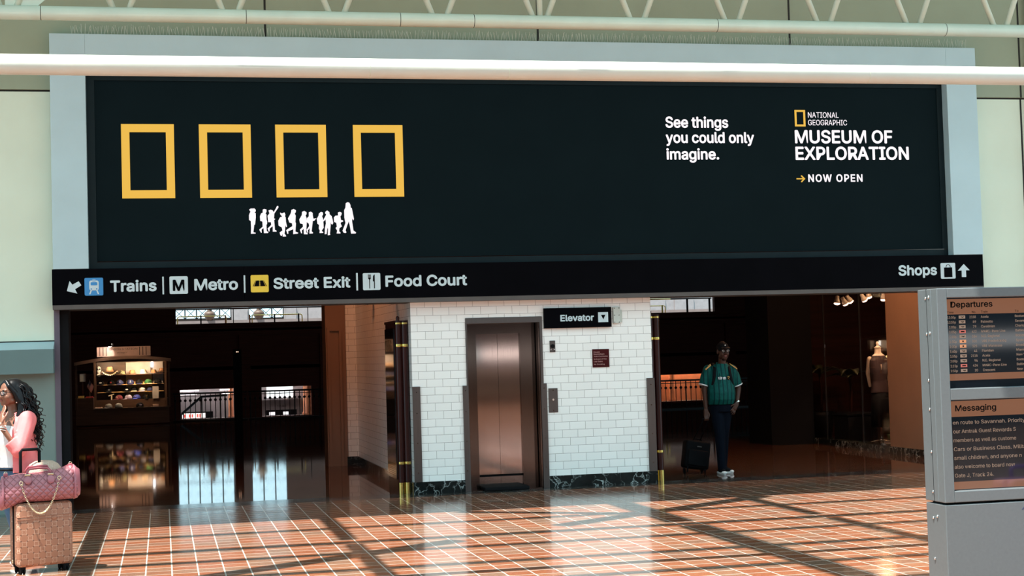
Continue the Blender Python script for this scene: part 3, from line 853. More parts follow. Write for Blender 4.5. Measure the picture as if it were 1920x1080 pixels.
# ------------------------------------------------------------------ directory pillars on both flanks of the lift block
def directory(xa, xb, y0, y1, label, words):
    d = thing('directory_pillar', label, 'directory', ((xa + xb) / 2, (y0 + y1) / 2, 0), group='directory pillars on the lift block')
    r = (xb - xa) / 4
    MB().box(xa + 0.01, xb, y0 + r, y1, 0.0, 2.03).build('body', M['mahogany'], d, world=True)
    MB().box(xa - 0.002, xb + 0.004, y0 + r, y1 + 0.004, 2.03, 2.06).build('cap', M['mahogany'], d, world=True)
    for k in range(2):
        cx = xa + r + 2 * r * k
        c = MB().lathe((cx, y0 + r, 0.13), [(r * 0.96, 0), (r * 0.96, 1.92)], 18).build('column', M['mahogany'], d, world=True, smooth=False)
        b = MB()
        for z in (0.345, 1.745): b.lathe((cx, y0 + r, z), [(r * 1.02, 0), (r * 1.05, 0.006), (r * 1.05, 0.014), (r * 1.02, 0.032)], 18)
        b.lathe((cx, y0 + r, 2.015), [(r * 1.02, 0), (r * 1.02, 0.02)], 18)
        b.build('brass_ring', M['brass'], c, world=True)
        MB().lathe((cx, y0 + r, 0.0), [(r * 1.08, 0), (r * 1.08, 0.13)], 18).build('brass_foot', M['brass'], c, world=True)
    MB().lathe((xa + r, y0 + r, 2.05), [(0.022, 0), (0.022, 0.05), (0.010, 0.062)], 12).build('finial', M['mahogany'], d, world=True)
    return d
d1 = directory(2.712, 2.868, 18.42, 19.32, 'dark red directory pillar with brass rings on the brown tiled flank of the lift block', True)
MB().box(2.705, 2.722, 18.56, 19.28, 0.16, 1.97).build('glass_face', M['dark_glass'], d1, world=True)
tm = text_mesh('DINING', 0.01, 0.003); bm = bmesh.new(); bm.from_mesh(tm)
xs = [v.co.x for v in bm.verts]; a, b = min(xs), max(xs)
for v in bm.verts:
    v.co = Vector((2.7035, 19.26 - (v.co.x - a) / (b - a) * 0.55, 1.70 + v.co.y / CAP * 0.13))
mb = MB(); mb.bm.free(); mb.bm = bm
mb.build('lettering', M['brass'], d1, world=True)
g = MB()
for k in range(7): g.box(2.7025, 2.7055, 18.62, 19.2, 0.20 + 0.022 * k, 0.208 + 0.022 * k)
g.build('vent', M['brass'], d1, world=True)
d2 = directory(5.878, 6.036, 18.46, 19.36, 'dark red directory pillar with brass rings between the tile wall and the walking man', False)
MB().box(6.03, 6.043, 18.60, 19.32, 0.16, 1.97).build('glass_face', M['dark_glass'], d2, world=True)

# ------------------------------------------------------------------ pipes in front of the display
pb = thing('pipe_beam', 'thick white round beam crossing right in front of the top of the billboard', 'beam', (4, 13, 4.07))
def pipe_run(mb, x0, x1, y, z, r, n=28):
    mb.tube([(x0, y, z), (x1, y, z)], r, n)
m_ = MB(); pipe_run(m_, -7, 14, 13.0, 4.066, 0.084)
m_.build('tube', M['pipe'], pb, world=True, smooth=True)
for x in (1.75, 2.95, 6.3): MB().tube([(x - 0.003, 13, 4.066), (x + 0.003, 13, 4.066)], 0.0846, 28).build('weld', M['truss'], pb, world=True, smooth=True)
tr = thing('roof_truss', 'pale tubular truss with zigzag webbing running along the wall above the billboard', 'truss', (4.5, 16.5, 5.26))
m_ = MB(); pipe_run(m_, -6, 14, 16.5, 5.260, 0.074); m_.build('lower_chord', M['truss'], tr, world=True, smooth=True)
m_ = MB(); pipe_run(m_, -6, 14, 16.5, 6.42, 0.074); m_.build('upper_chord', M['truss'], tr, world=True, smooth=True)
for x in (-1.15, 0.93, 2.57, 3.38, 6.18, 9.0): MB().tube([(x - 0.003, 16.5, 5.260), (x + 0.003, 16.5, 5.260)], 0.0747, 28).build('weld', M['joint'], tr, world=True, smooth=True)
nodes = [4.127 + 1.119 * k for k in range(-8, 9)]
for x in nodes:
    for sg in (-1, 1):
        MB().tube([(x + sg * 0.075, 16.5, 5.30), (x + sg * 0.50, 16.5, 6.40)], 0.033, 12).build('diagonal', M['truss'], tr, world=True, smooth=True)
MB().tube([(4.127, 16.5, 5.30), (4.127, 16.5, 6.40)], 0.033, 12).build('vertical', M['truss'], tr, world=True, smooth=True)
gp = MB().prism([(-1.50, 5.33), (-1.18, 5.33), (-1.10, 5.40), (-1.05, 5.52), (-1.22, 5.60), (-1.50, 5.60)], 16.49, 16.51)
gp.build('gusset_plate', M['truss'], tr, world=True)

# tall dark service pipe on the wall, far right
dp = thing('wall_pipe', 'dark grey service pipe running up the cream wall at the right edge', 'pipe', (11.12, 18.2, 0))
MB().tube([(11.13, 18.17, 0), (11.13, 18.17, 7.9)], 0.04, 14).build('tube', M['jamb'], dp, world=True, smooth=True)
for z in (1.2, 2.6, 4.0, 5.2, 6.6): MB().box(11.07, 11.19, 18.12, 18.25, z, z + 0.04).build('bracket', M['jamb'], dp, world=True)

# ------------------------------------------------------------------ information kiosk
kx = thing('information_kiosk', 'grey metal information kiosk with departures and messaging screens', 'kiosk', (4.4, 7.4, 0))
X0, X1 = 3.878, 4.90
KM = M['kiosk']
h = MB()
h.box(X0, X1, 7.365, 7.51, 0.795, 1.892)
h.box(X0, 3.933, 7.30, 7.366, 0.795, 1.892); h.box(4.845, X1, 7.30, 7.366, 0.795, 1.892)
h.box(3.933, 4.845, 7.30, 7.366, 1.842, 1.892); h.box(3.933, 4.845, 7.30, 7.366, 1.316, 1.376); h.box(3.933, 4.845, 7.30, 7.366, 0.795, 0.853)
h.build('housing', KM, kx, world=True, bevel=0.004)
MB().box(X0 + 0.03, X1 - 0.03, 7.33, 7.49, 0.775, 0.797).build('gap', M['black_matt'], kx, world=True)
MB().box(X0 + 0.002, X1, 7.302, 7.51, 0.0, 0.784).build('pedestal', KM, kx, world=True, bevel=0.004)
MB().box(X0 - 0.001, X0 + 0.004, 7.414, 7.4165, 0.795, 1.892).build('side_seam', M['black_matt'], kx, world=True)
def screw(y, z): MB().ball((X0 - 0.001, y, z), (0.004, 0.008, 0.008), 8, 6).build('screw', M['screw'], kx, world=True, smooth=True)
for z in (1.845, 1.66, 1.42, 1.27, 1.05, 0.845, 0.71, 0.50, 0.25): screw(7.413 + (0.02 if z < 0.75 else 0.012), z)
for z in (1.85, 1.665, 0.72): screw(7.39, z)
def screen(z0, z1, hd_z, ft0, ft1):
    sc = MB().box(3.933, 4.845, 7.345, 7.366, z0, z1).build('screen', M['scr_navy'], kx, world=True)
    MB().box(3.933, 4.845, 7.3425, 7.3455, hd_z, z1 - 0.006).build('header_band', M['scr_tan'], sc, world=True)
    MB().box(3.933, 4.845, 7.3425, 7.3455, ft0, ft1).build('footer_band', M['scr_tan'], sc, world=True)
    return sc
YS = 7.3425
sc1 = screen(1.376, 1.842, 1.757, 1.416, 1.450)
text('Departures', 3.974, 4.213, 1.7925, 0.031, YS, M['scr_ink'], sc1, 0.032, 0.001)
for wd, a, b in (('Time', 3.955, 3.990), ('No.', 4.094, 4.117), ('Train', 4.146, 4.184), ('To', 4.340, 4.361)):
    text(wd, a, b, 1.7625, 0.011, YS, M['scr_ink'], sc1, 0.008, 0.001)
ROWS = [('12:50p', '2158', 'Acela', 'Boston', 0), ('12:55p', '89', 'Palmetto', 'Savannah', 0), ('1:00p', '79', 'Carolinian', 'Charlotte', 0), ('1:05p', '422', 'MARC-Penn Line', 'Baltimore', 1),
        ('1:20p', '184', 'N.E. Regional', 'Boston', 0), ('1:30p', '301', 'VRE Fredericksbg', 'Spotsylvania', 2), ('1:30p', '325', 'VRE Manassas', 'Broad Run', 2), ('1:40p', '41', 'Floridian', 'Miami', 0),
        ('1:55p', '2118', 'Acela', 'New York', 0), ('2:00p', '94', 'N.E. Regional', 'Boston', 0), ('2:15p', '424', 'MARC-Penn Line', 'Baltimore', 1), ('2:35p', '20', 'Crescent', 'New York', 0)]
TX = M['scr_text']
for k, (tm_, no, tn, to, ic) in enumerate(ROWS):
    z = 1.7355 - 0.0251 * k
    text(tm_, 4.002 - 0.0078 * len(tm_), 4.002, z, 0.0125, 7.345, TX, sc1, 0.008, 0.001, name='row_time')
    text(no, 4.117 - 0.0090 * len(no), 4.117, z, 0.0125, 7.345, TX, sc1, 0.008, 0.001, name='row_number')
    text(tn, 4.145, None, z, 0.0125, 7.345, TX, sc1, 0.008, 0.001, name='row_train', width_fit=False)
    text(to, 4.341, None, z, 0.0125, 7.345, TX, sc1, 0.008, 0.001, name='row_destination', width_fit=False)
    b = MB().box(4.020, 4.056, 7.3435, 7.3455, z - 0.001, z + 0.015).build('row_icon', (TX, M['scr_red'], M['scr_orange'])[ic], sc1, world=True)
    # the little winged or barred sign in each operator box
    g = MB()
    if ic == 0: g.prism([(4.028, z + 0.009), (4.034, z + 0.010), (4.040, z + 0.0075), (4.045, z + 0.010), (4.050, z + 0.009), (4.041, z + 0.003)], 7.3427, 7.3437)
    elif ic == 1: g.prism([(4.026, z + 0.004), (4.029, z + 0.010), (4.047, z + 0.010), (4.050, z + 0.004)], 7.3427, 7.3437)
    else: g.ring_disc((4.038, z + 0.007), 0.0045, 7.3427, 7.3437, 10)
    g.build('row_icon_mark', M['scr_ink'], sc1, world=True)
sc2 = screen(0.853, 1.316, 1.229, 0.857, 0.896)
text('Messaging', 3.977, 4.209, 1.2575, 0.031, YS, M['scr_ink'], sc2, 0.032, 0.001)
for s_, z, x1 in (('en route to Savannah. Priority', 1.190, None), ('our Amtrak Guest Rewards S', 1.1445, None), ('members as well as custome', 1.099, None), ('Cars or Business Class. Milita', 1.0535, None),
                  ('small children, and anyone n', 1.0085, None), ('also welcome to board now', 0.963, None), ('Gate J, Track 24.', 0.918, 4.182)):
    me = text(s_, 3.962, x1 if x1 else 3.962 + 0.0137 * len(s_), z, 0.0195, 7.345, TX, sc2, 0.012, 0.001, name='message_line')
text('A', 4.307, 4.332, 0.741, 0.011, 7.302, M['logo_navy'], kx, 0.02, 0.001)
text('M', 4.338, 4.367, 0.741, 0.011, 7.302, M['logo_navy'], kx, 0.02, 0.001)

# ------------------------------------------------------------------ people
PM = dict(
    skin_w=mat('warm_brown_skin', (0.17, 0.072, 0.042, 1), 0.42, var=0.10, scale=10),
    skin_m=mat('deep_brown_skin', (0.055, 0.022, 0.014, 1), 0.45, spec=0.25, var=0.10, scale=10),
    hair=mat('glossy_black_hair', (0.003, 0.003, 0.004, 1), 0.33, var=0.3, scale=20, spec=0.22),
    pink=mat('coral_pink_knit', (0.68, 0.165, 0.170, 1), 0.75, var=0.07, scale=9, bump=0.25),
    white=mat('white_jersey_cotton', (0.66, 0.68, 0.68, 1), 0.8, var=0.04, scale=8, bump=0.2),
    denim=mat('blue_denim', (0.035, 0.10, 0.19, 1), 0.75, var=0.3, scale=9, bump=0.2),
    navy=mat('dark_navy_denim', (0.0015, 0.003, 0.007, 1), 0.85, spec=0.08, var=0.3, scale=9, bump=0.2),
    black=mat('black_fabric', (0.004, 0.004, 0.005, 1), 0.75, spec=0.1, var=0.2, scale=9, bump=0.2),
    rubber=mat('white_rubber', (0.62, 0.64, 0.64, 1), 0.5),
    lens=mat('dark_lens', (0.02, 0.02, 0.025, 1), 0.06),
    eyew=mat('eye_white', (0.65, 0.62, 0.58, 1), 0.2),
    iris=mat('dark_iris', (0.015, 0.008, 0.005, 1), 0.1),
    lip=mat('lip_brown_rose', (0.20, 0.062, 0.050, 1), 0.35),
    silver=mat('silver_bangle', (0.75, 0.72, 0.66, 1), 0.18, metal=1.0),
    yellow=mat('golden_yellow_trim', (0.62, 0.34, 0.10, 1), 0.7),
)


def jersey_mat():
    m, t = base_mat('green_jersey')
    sep = t.add('ShaderNodeSeparateXYZ'); t.link(t.coords(), sep.inputs[0])
    f = t.math('FRACT', t.math('ADD', t.math('DIVIDE', sep.outputs[0], 0.066), 20.30))
    st = t.math('LESS_THAN', f, 0.30)
    cloth = t.noise(t.coords(), 26, 4)
    a = t.ramp(cloth, [(0.35, (0.002, 0.060, 0.052, 1)), (0.7, (0.004, 0.085, 0.074, 1))])
    t.link(t.mix(st, a, (0.0015, 0.028, 0.028, 1)), t.bsdf.inputs['Base Color'])
    t.bsdf.inputs['Roughness'].default_value = 0.6
    t.bsdf.inputs['Specular IOR Level'].default_value = 0.12
    t.bump(t.noise(t.scaled(t.coords(), (1, 1, 0.5)), 7, 3), 0.35, 0.02)
    return m


PM['jersey'] = jersey_mat()


def finger(mb, base, pts, r):
    mb.limb([base] + pts, [r, r * 0.98, r * 0.9, r * 0.78][:len(pts) + 1], 8)


def head(mb, c, s=1.0, turn=0.0):
    """head and face around the skull centre c, looking along -y (turn about z); adds to the body's own surface"""
    h = MB()
    h.ball((0, 0.012, 0.030), (0.076, 0.094, 0.088), 20, 14)
    h.ball((0, -0.030, -0.020), (0.066, 0.066, 0.078), 18, 12)
    h.ball((0, -0.052, -0.072), (0.040, 0.040, 0.036), 14, 10)
    for sx in (-1, 1):
        h.ball((sx * 0.036, -0.062, -0.030), (0.027, 0.024, 0.026), 12, 8)
        h.ball((sx * 0.030, -0.079, 0.026), (0.026, 0.012, 0.008), 10, 8)
        h.ball((sx * 0.078, 0.006, -0.008), (0.010, 0.020, 0.030), 10, 8)
        h.ball((sx * 0.013, -0.098, -0.030), (0.012, 0.013, 0.010), 10, 8)
        h.ball((sx * 0.050, -0.012, -0.060), (0.020, 0.035, 0.022), 10, 8)
    h.limb([(0, -0.084, 0.018), (0, -0.098, -0.005), (0, -0.110, -0.026)], [0.009, 0.011, 0.013], 8)
    h.ball((0, -0.086, -0.050), (0.024, 0.012, 0.007), 12, 8)
    h.ball((0, -0.084, -0.061), (0.022, 0.012, 0.008), 12, 8)
    h.xf(Matrix.Translation(c) @ Matrix.Rotation(turn, 4, 'Z') @ Matrix.Diagonal((s, s, s, 1)))
    me = bpy.data.meshes.new('t'); h.bm.to_mesh(me); h.bm.free()
    mb.bm.from_mesh(me); bpy.data.meshes.remove(me)


def face_parts(p, c, s=1.0, turn=0.0):
    mtx = Matrix.Translation(c) @ Matrix.Rotation(turn, 4, 'Z') @ Matrix.Diagonal((s, s, s, 1))
    for sx in (-1, 1):
        e = MB().ball((sx * 0.031, -0.0835, 0.006), (0.0135, 0.010, 0.0085), 12, 10).xf(mtx).build('eye', PM['eyew'], p, smooth=True)
        MB().ball((sx * 0.031, -0.0915, 0.006), (0.006, 0.004, 0.006), 10, 8).xf(mtx).build('iris', PM['iris'], e, smooth=True)
        MB().limb([(sx * 0.016, -0.090, 0.024), (sx * 0.032, -0.090, 0.029), (sx * 0.048, -0.080, 0.024)], [0.0035, 0.004, 0.0025], 6).xf(mtx).build('eyebrow', PM['hair'], p, smooth=True)
    MB().ball((0, -0.0945, -0.0505), (0.021, 0.006, 0.0045), 12, 8).ball((0, -0.0935, -0.0595), (0.019, 0.006, 0.0055), 12, 8).xf(mtx).build('lips', PM['lip'], p, smooth=True)


def spectacles(p, c, s, turn, mframe, tint):
    mtx = Matrix.Translation(c) @ Matrix.Rotation(turn, 4, 'Z') @ Matrix.Diagonal((s, s, s, 1))
    f = MB()
    for sx in (-1, 1):
        pts = [(sx * 0.034 + 0.025 * math.cos(a), -0.104, 0.004 + 0.019 * math.sin(a)) for a in [2 * PI * k / 16 for k in range(16)]]
        f.tube(pts, 0.0028, 6, closed=True)
        f.tube([(sx * 0.058, -0.102, 0.010), (sx * 0.074, -0.060, 0.010), (sx * 0.080, 0.010, 0.006)], 0.0026, 6)
    f.tube([(-0.010, -0.106, 0.008), (0, -0.108, 0.011), (0.010, -0.106, 0.008)], 0.0025, 6)
    g = f.xf(mtx).build('glasses', mframe, p, smooth=True)
    for sx in (-1, 1):
        MB().ball((sx * 0.034, -0.104, 0.004), (0.024, 0.0012, 0.018), 16, 8).xf(mtx).build('lens', tint, g, smooth=True)


# --- the walking man
man = thing('person', 'man in a green striped jersey and black cap walking in with a black rolling case', 'person', (6.990, 18.98, 0), math.radians(-6))
man.scale = (0.84, 0.90, 1.0)
SK = PM['skin_m']
b = MB()
head(b, (0.045, -0.055, 1.575), 1.10, 0.12)
b.limb([(0.035, -0.015, 1.36), (0.040, -0.030, 1.50)], [0.062, 0.058])
b.ovals([(0, 0, 0.90, 0.170, 0.125), (0, -0.02, 1.02, 0.195, 0.150), (0, -0.02, 1.15, 0.190, 0.145), (0, 0, 1.28, 0.195, 0.120), (0.01, 0, 1.37, 0.150, 0.080), (0.02, -0.01, 1.42, 0.070, 0.06)])
b.limb([(-0.205, 0.0, 1.335), (-0.252, -0.01, 1.08), (-0.245, -0.03, 0.86)], [0.062, 0.048, 0.030])
b.limb([(0.215, 0.0, 1.330), (0.285, 0.02, 1.09), (0.235, -0.06, 0.905)], [0.062, 0.048, 0.030])
# right hand closed on the case's handle
b.rbox(-0.282, -0.212, -0.055, -0.020, 0.735, 0.845, 0.014)
for k in range(4):
    y = -0.052 + 0.0
    x = -0.276 + 0.0185 * k
    finger(b, (x, -0.050, 0.745), [(x, -0.066, 0.722 - 0.004 * (k in (1, 2))), (x, -0.052, 0.700), (x, -0.030, 0.706)], 0.0088)
finger(b, (-0.214, -0.040, 0.810), [(-0.198, -0.055, 0.770), (-0.214, -0.066, 0.735)], 0.0098)
# left hand resting with the thumb at the pocket, fingers spread down
lm = MB()
lm.rbox(-0.036, 0.036, -0.016, 0.016, -0.085, 0.010, 0.013)
for k, (dx, ln) in enumerate(((-0.028, 0.058), (-0.010, 0.072), (0.009, 0.078), (0.027, 0.066))):
    finger(lm, (dx, 0, -0.078), [(dx * 1.25, -0.008, -0.078 - ln * 0.5), (dx * 1.35, -0.002, -0.078 - ln * 0.85), (dx * 1.4, 0.010, -0.078 - ln)], 0.0086)
finger(lm, (-0.032, -0.004, -0.02), [(-0.056, -0.012, -0.050), (-0.066, -0.008, -0.080)], 0.0098)
lm.xf(Matrix.Translation((0.225, -0.080, 0.895)) @ Euler((0.1, 0.62, 0.25)).to_matrix().to_4x4())
me = bpy.data.meshes.new('t'); lm.bm.to_mesh(me); lm.bm.free(); b.bm.from_mesh(me); bpy.data.meshes.remove(me)
b.limb([(-0.085, 0, 0.88), (-0.045, -0.04, 0.50), (-0.030, -0.05, 0.10)], [0.085, 0.058, 0.042])
b.limb([(0.085, 0, 0.88), (0.045, 0.06, 0.50), (0.040, 0.16, 0.12)], [0.085, 0.058, 0.042])
b.build('body', SK, man, voxel=0.0065, relax=3)
face_parts(man, (0.045, -0.055, 1.575), 1.10, 0.12)
spectacles(man, (0.045, -0.055, 1.575), 1.10, 0.12, PM['black'], M['glass'])
MB().ball((0.047, -0.105, 1.475), (0.040, 0.035, 0.022), 12, 8).ball((0.045, -0.145, 1.533), (0.025, 0.010, 0.006), 10, 6).build('beard', PM['hair'], man, smooth=True)
j = MB()
j.ovals([(0, 0, 0.895, 0.200, 0.155), (0, -0.03, 0.96, 0.213, 0.178), (0, -0.04, 1.05, 0.218, 0.188), (0, -0.03, 1.15, 0.208, 0.170), (0, -0.01, 1.25, 0.205, 0.148), (0.0, 0, 1.33, 0.205, 0.125), (0.01, 0, 1.385, 0.155, 0.095), (0.02, -0.01, 1.42, 0.085, 0.075)], 28)
j.limb([(-0.19, 0, 1.330), (-0.232, 0, 1.24)], [0.078, 0.073]); j.tube([(-0.225, 0, 1.27), (-0.262, -0.008, 1.145)], [0.074, 0.076], 16)
j.limb([(0.19, 0, 1.325), (0.240, 0.01, 1.235)], [0.078, 0.073]); j.tube([(0.230, 0.01, 1.27), (0.274, 0.016, 1.135)], [0.074, 0.076], 16)
sh = j.build('jersey', PM['jersey'], man, voxel=0.008, relax=5)
MB().tube([(-0.2605, -0.008, 1.152), (-0.2645, -0.009, 1.138)], 0.0775, 20).build('cuff', PM['rubber'], sh, smooth=True)
MB().tube([(0.272, 0.0157, 1.142), (0.2765, 0.0163, 1.128)], 0.0775, 20).build('cuff', PM['rubber'], sh, smooth=True)
col = MB().tube([(0.022 + 0.072 * math.cos(a), -0.012 + 0.062 * math.sin(a), 1.418 + (0.035 * math.sin(a) if math.sin(a) < 0 else 0.008)) for a in [2 * PI * k / 24 for k in range(24)]], 0.011, 8, closed=True)
col.build('collar', PM['jersey'], sh, smooth=True)
def surface_y(x, z, yaw_obj=sh):
    me = yaw_obj.data; best = None
    for v in me.vertices:
        d = (v.co.x - x) ** 2 + (v.co.z - z) ** 2
        if d < 0.0004 and (best is None or v.co.y < best): best = v.co.y
    return best if best is not None else -0.15
for sx in (-1, 1):
    for k in range(3):
        pts = []
        for q in range(5):
            x = sx * (0.150 + 0.022 * q + 0.004 * k); z = 1.398 - 0.0145 * q - 0.0 * k
            pts.append((x, -0.030 - 0.022 * k - 0.004 * q, z + 0.016 - 0.006 * k))
        MB().tube(pts, 0.0068, 6).build('shoulder_stripe', PM['yellow'], sh, smooth=True)
def badge(fn, name, x, z, m, y=None):
    y = surface_y(x, z) if y is None else y
    mb = MB(); fn(mb, x, z, y - 0.006, y + 0.008); return mb.build(name, m, sh)
def trefoil(mb, x, z, y0, y1):
    for dx, dz, a in ((-0.017, 0.002, 0.7), (0, 0.008, 0), (0.017, 0.002, -0.7)):
        mb.prism([(x + dx + 0.010 * math.cos(t) * math.cos(a) - 0.017 * math.sin(t) * math.sin(a), z + dz + 0.010 * math.cos(t) * math.sin(a) + 0.017 * math.sin(t) * math.cos(a)) for t in [2 * PI * k / 14 for k in range(14)]], y0, y1)
    mb.box(x - 0.022, x + 0.022, y0, y1, z - 0.016, z - 0.011)
badge(trefoil, 'trefoil_mark', -0.045, 1.232, PM['rubber'])
def patch(mb, x, z, y0, y1):
    mb.prism([(x - 0.022, z - 0.006), (x + 0.022, z - 0.006), (x + 0.022, z + 0.010), (x + 0.008, z + 0.017), (x - 0.014, z + 0.013), (x - 0.022, z + 0.006)], y0, y1)
    mb.box(x - 0.018, x + 0.018, y0, y1, z - 0.017, z - 0.011)
badge(patch, 'team_patch', 0.020, 1.232, PM['rubber'])
def crest(mb, x, z, y0, y1):
    mb.prism([(x + 0.026 * math.cos(t), z + 0.030 * math.sin(t)) for t in [2 * PI * k / 18 for k in range(18)]], y0, y1)
ck = badge(crest, 'crest', 0.088, 1.232, PM['black'])
yk = surface_y(0.088, 1.232)
MB().tube([(0.070, yk - 0.008, 1.245), (0.088, yk - 0.008, 1.253), (0.106, yk - 0.008, 1.245), (0.094, yk - 0.008, 1.236), (0.082, yk - 0.008, 1.225), (0.100, yk - 0.008, 1.216)], 0.0035, 6).build('crest_mark', PM['yellow'], sh)
for sx in (-1, 1):
    pts = [(sx * 0.105 + 0.012, 0.110, 1.330), (sx * 0.108 + 0.012, 0.03, 1.425), (sx * 0.112 + 0.010, -0.085, 1.365), (sx * 0.125, -0.150, 1.27), (sx * 0.155, -0.135, 1.15), (sx * 0.195, -0.03, 1.07)]
    MB().tube(pts, 0.022, 8, flat=0.35).build('rucksack_strap', PM['black'], man, smooth=True)
MB().rbox(-0.14, 0.16, 0.13, 0.26, 1.02, 1.40, 0.04).build('rucksack', PM['black'], man, smooth=True)
MB().tube([(-0.055, -0.175, 1.30), (-0.062, -0.205, 1.22), (-0.062, -0.215, 1.16), (-0.055, -0.215, 1.21), (-0.052, -0.19, 1.29)], 0.003, 6).build('sunglasses_cord', PM['black'], man)
t = MB()
t.ovals([(0, 0, 0.80, 0.175, 0.130), (0, 0, 0.93, 0.188, 0.145)])
t.limb([(-0.080, 0, 0.86), (-0.045, -0.045, 0.50), (-0.032, -0.055, 0.09)], [0.105, 0.080, 0.066])
t.limb([(0.080, 0, 0.86), (0.045, 0.060, 0.50), (0.042, 0.150, 0.10)], [0.105, 0.080, 0.064])
t.build('jeans', PM['navy'], man, voxel=0.009, relax=4)
def shoe(mb, c, yaw, pitch=0.0, up=None, sole=None):
    u = MB(); u.ovals([(0, 0.02, 0.018, 0.042, 0.110), (0, 0.02, 0.05, 0.044, 0.108), (0, 0.045, 0.085, 0.040, 0.075), (0, 0.06, 0.115, 0.038, 0.048)], 18)
    s = MB(); s.ovals([(0, 0.015, 0.0, 0.046, 0.125), (0, 0.015, 0.022, 0.049, 0.130), (0, 0.012, 0.030, 0.046, 0.126)], 18)
    s.ball((0, -0.085, 0.030), (0.046, 0.036, 0.020), 14, 8)
    mt_ = Matrix.Translation(c) @ Euler((pitch, 0, yaw)).to_matrix().to_4x4()
    o = u.xf(mt_).build('shoe', up, mb, smooth=True); s.xf(mt_).build('sole', sole, o, smooth=True)
shoe(man, (-0.032, -0.075, 0.0), 0.05, 0.0, PM['black'], PM['rubber'])
shoe(man, (0.062, 0.060, 0.0), 1.15, 0.0, PM['black'], PM['rubber'])
hc = MB()
hc.ball((0.043, -0.045, 1.622), (0.090, 0.112, 0.078), 20, 14)
hc.ball((0.060, -0.155, 1.620), (0.072, 0.070, 0.010), 16, 8, rot=(0.22, 0, 0.12))
cp_ = hc.build('cap', PM['black'], man, smooth=True)
MB().ball((0.056, -0.158, 1.652), (0.010, 0.004, 0.009), 10, 8).build('cap_badge', PM['rubber'], cp_, smooth=True)
wt = MB().tube([(0.244 + 0.034 * math.cos(a) , -0.052 + 0.034 * math.sin(a), 0.925 + 0.010 * math.cos(a)) for a in [2 * PI * k / 16 for k in range(16)]], 0.008, 8, closed=True).build('watch', PM['silver'], man, smooth=True)
MB().ball((0.252, -0.085, 0.928), (0.016, 0.006, 0.016), 12, 8).build('watch_face', PM['silver'], wt, smooth=True)
MB().tube([(-0.258 + 0.0105 * math.cos(a), -0.052 + 0.0105 * math.sin(a), 0.728) for a in [2 * PI * k / 12 for k in range(12)]], 0.0022, 6, closed=True).build('ring', PM['silver'], man, smooth=True)

# --- the woman at the left edge, hand at her mouth
wom = thing('person', 'woman with long wet curls, glasses and a coral cardigan, hand raised to her mouth', 'person', (-1.205, 13.42, 0), math.radians(-47))
SK = PM['skin_w']
HC = (0, -0.030, 1.418)
b = MB()
head(b, HC, 0.98)
b.limb([(0, 0.015, 1.22), (0, 0.0, 1.36)], [0.055, 0.050])
b.ovals([(0, 0, 0.74, 0.165, 0.120), (0, 0, 0.90, 0.150, 0.110), (0, -0.01, 1.04, 0.145, 0.115), (0, 0.0, 1.16, 0.165, 0.095), (0, 0.01, 1.235, 0.120, 0.065), (0, 0.01, 1.27, 0.060, 0.052)])
b.limb([(0.175, 0.01, 1.205), (0.205, -0.125, 0.965), (0.099, -0.205, 1.165)], [0.056, 0.046, 0.027])
b.limb([(-0.175, 0.01, 1.205), (-0.205, -0.02, 0.98), (-0.150, -0.16, 0.86)], [0.056, 0.044, 0.028])
hm = MB()
hm.rbox(-0.034, 0.034, -0.013, 0.013, 0.0, 0.085, 0.012)
for k, (dx, ln) in enumerate(((-0.026, 0.064), (-0.009, 0.076), (0.008, 0.072), (0.024, 0.056))):
    finger(hm, (dx, 0, 0.078), [(dx * 1.05, 0.010, 0.078 + ln * 0.5), (dx * 1.0, 0.014, 0.078 + ln * 0.82), (dx * 0.95, 0.010, 0.078 + ln)], 0.0082)
finger(hm, (0.030, 0.002, 0.020), [(0.050, 0.010, 0.050), (0.052, 0.020, 0.082)], 0.0092)
zax = Vector((-0.065, 0.078, 0.160)).normalized(); yax = Vector((0.1, 1, 0)); yax = (yax - zax * yax.dot(zax)).normalized(); xax = yax.cross(zax)
hand_m = Matrix((xax, yax, zax)).transposed().to_4x4()
hm.xf(Matrix.Translation((0.097, -0.200, 1.172)) @ hand_m @ Matrix.Diagonal((1.0, 1.05, 1.20, 1)))
me = bpy.data.meshes.new('t'); hm.bm.to_mesh(me); hm.bm.free(); b.bm.from_mesh(me); bpy.data.meshes.remove(me)
lh = MB().rbox(-0.034, 0.034, -0.013, 0.013, -0.085, 0.0, 0.012)
for dx, ln in ((-0.026, 0.060), (-0.009, 0.072), (0.008, 0.068), (0.024, 0.052)):
    finger(lh, (dx, 0, -0.078), [(dx, -0.014, -0.078 - ln * 0.5), (dx, -0.012, -0.078 - ln * 0.85)], 0.0082)
finger(lh, (0.030, -0.002, -0.02), [(0.050, -0.012, -0.05), (0.048, -0.02, -0.078)], 0.0092)
lh.xf(Matrix.Translation((-0.148, -0.168, 0.850)) @ Euler((0.5, 0.1, 0)).to_matrix().to_4x4())
me = bpy.data.meshes.new('t'); lh.bm.to_mesh(me); lh.bm.free(); b.bm.from_mesh(me); bpy.data.meshes.remove(me)
b.limb([(-0.085, 0, 0.74), (-0.050, 0.04, 0.42), (-0.020, 0.12, 0.08)], [0.085, 0.056, 0.036])
b.limb([(0.085, 0, 0.74), (0.090, 0.02, 0.42), (0.085, 0.08, 0.08)], [0.085, 0.056, 0.036])
b.build('body', SK, wom, voxel=0.006, relax=3)
face_parts(wom, HC, 0.98)
spectacles(wom, HC, 0.98, 0, PM['black'], M['glass'])
tk = MB()
tk.ovals([(0, 0, 0.815, 0.190, 0.150), (0, -0.005, 0.90, 0.168, 0.135), (0, -0.02, 1.02, 0.160, 0.145), (0, -0.02, 1.10, 0.155, 0.135), (0, -0.005, 1.16, 0.125, 0.095)], 26)
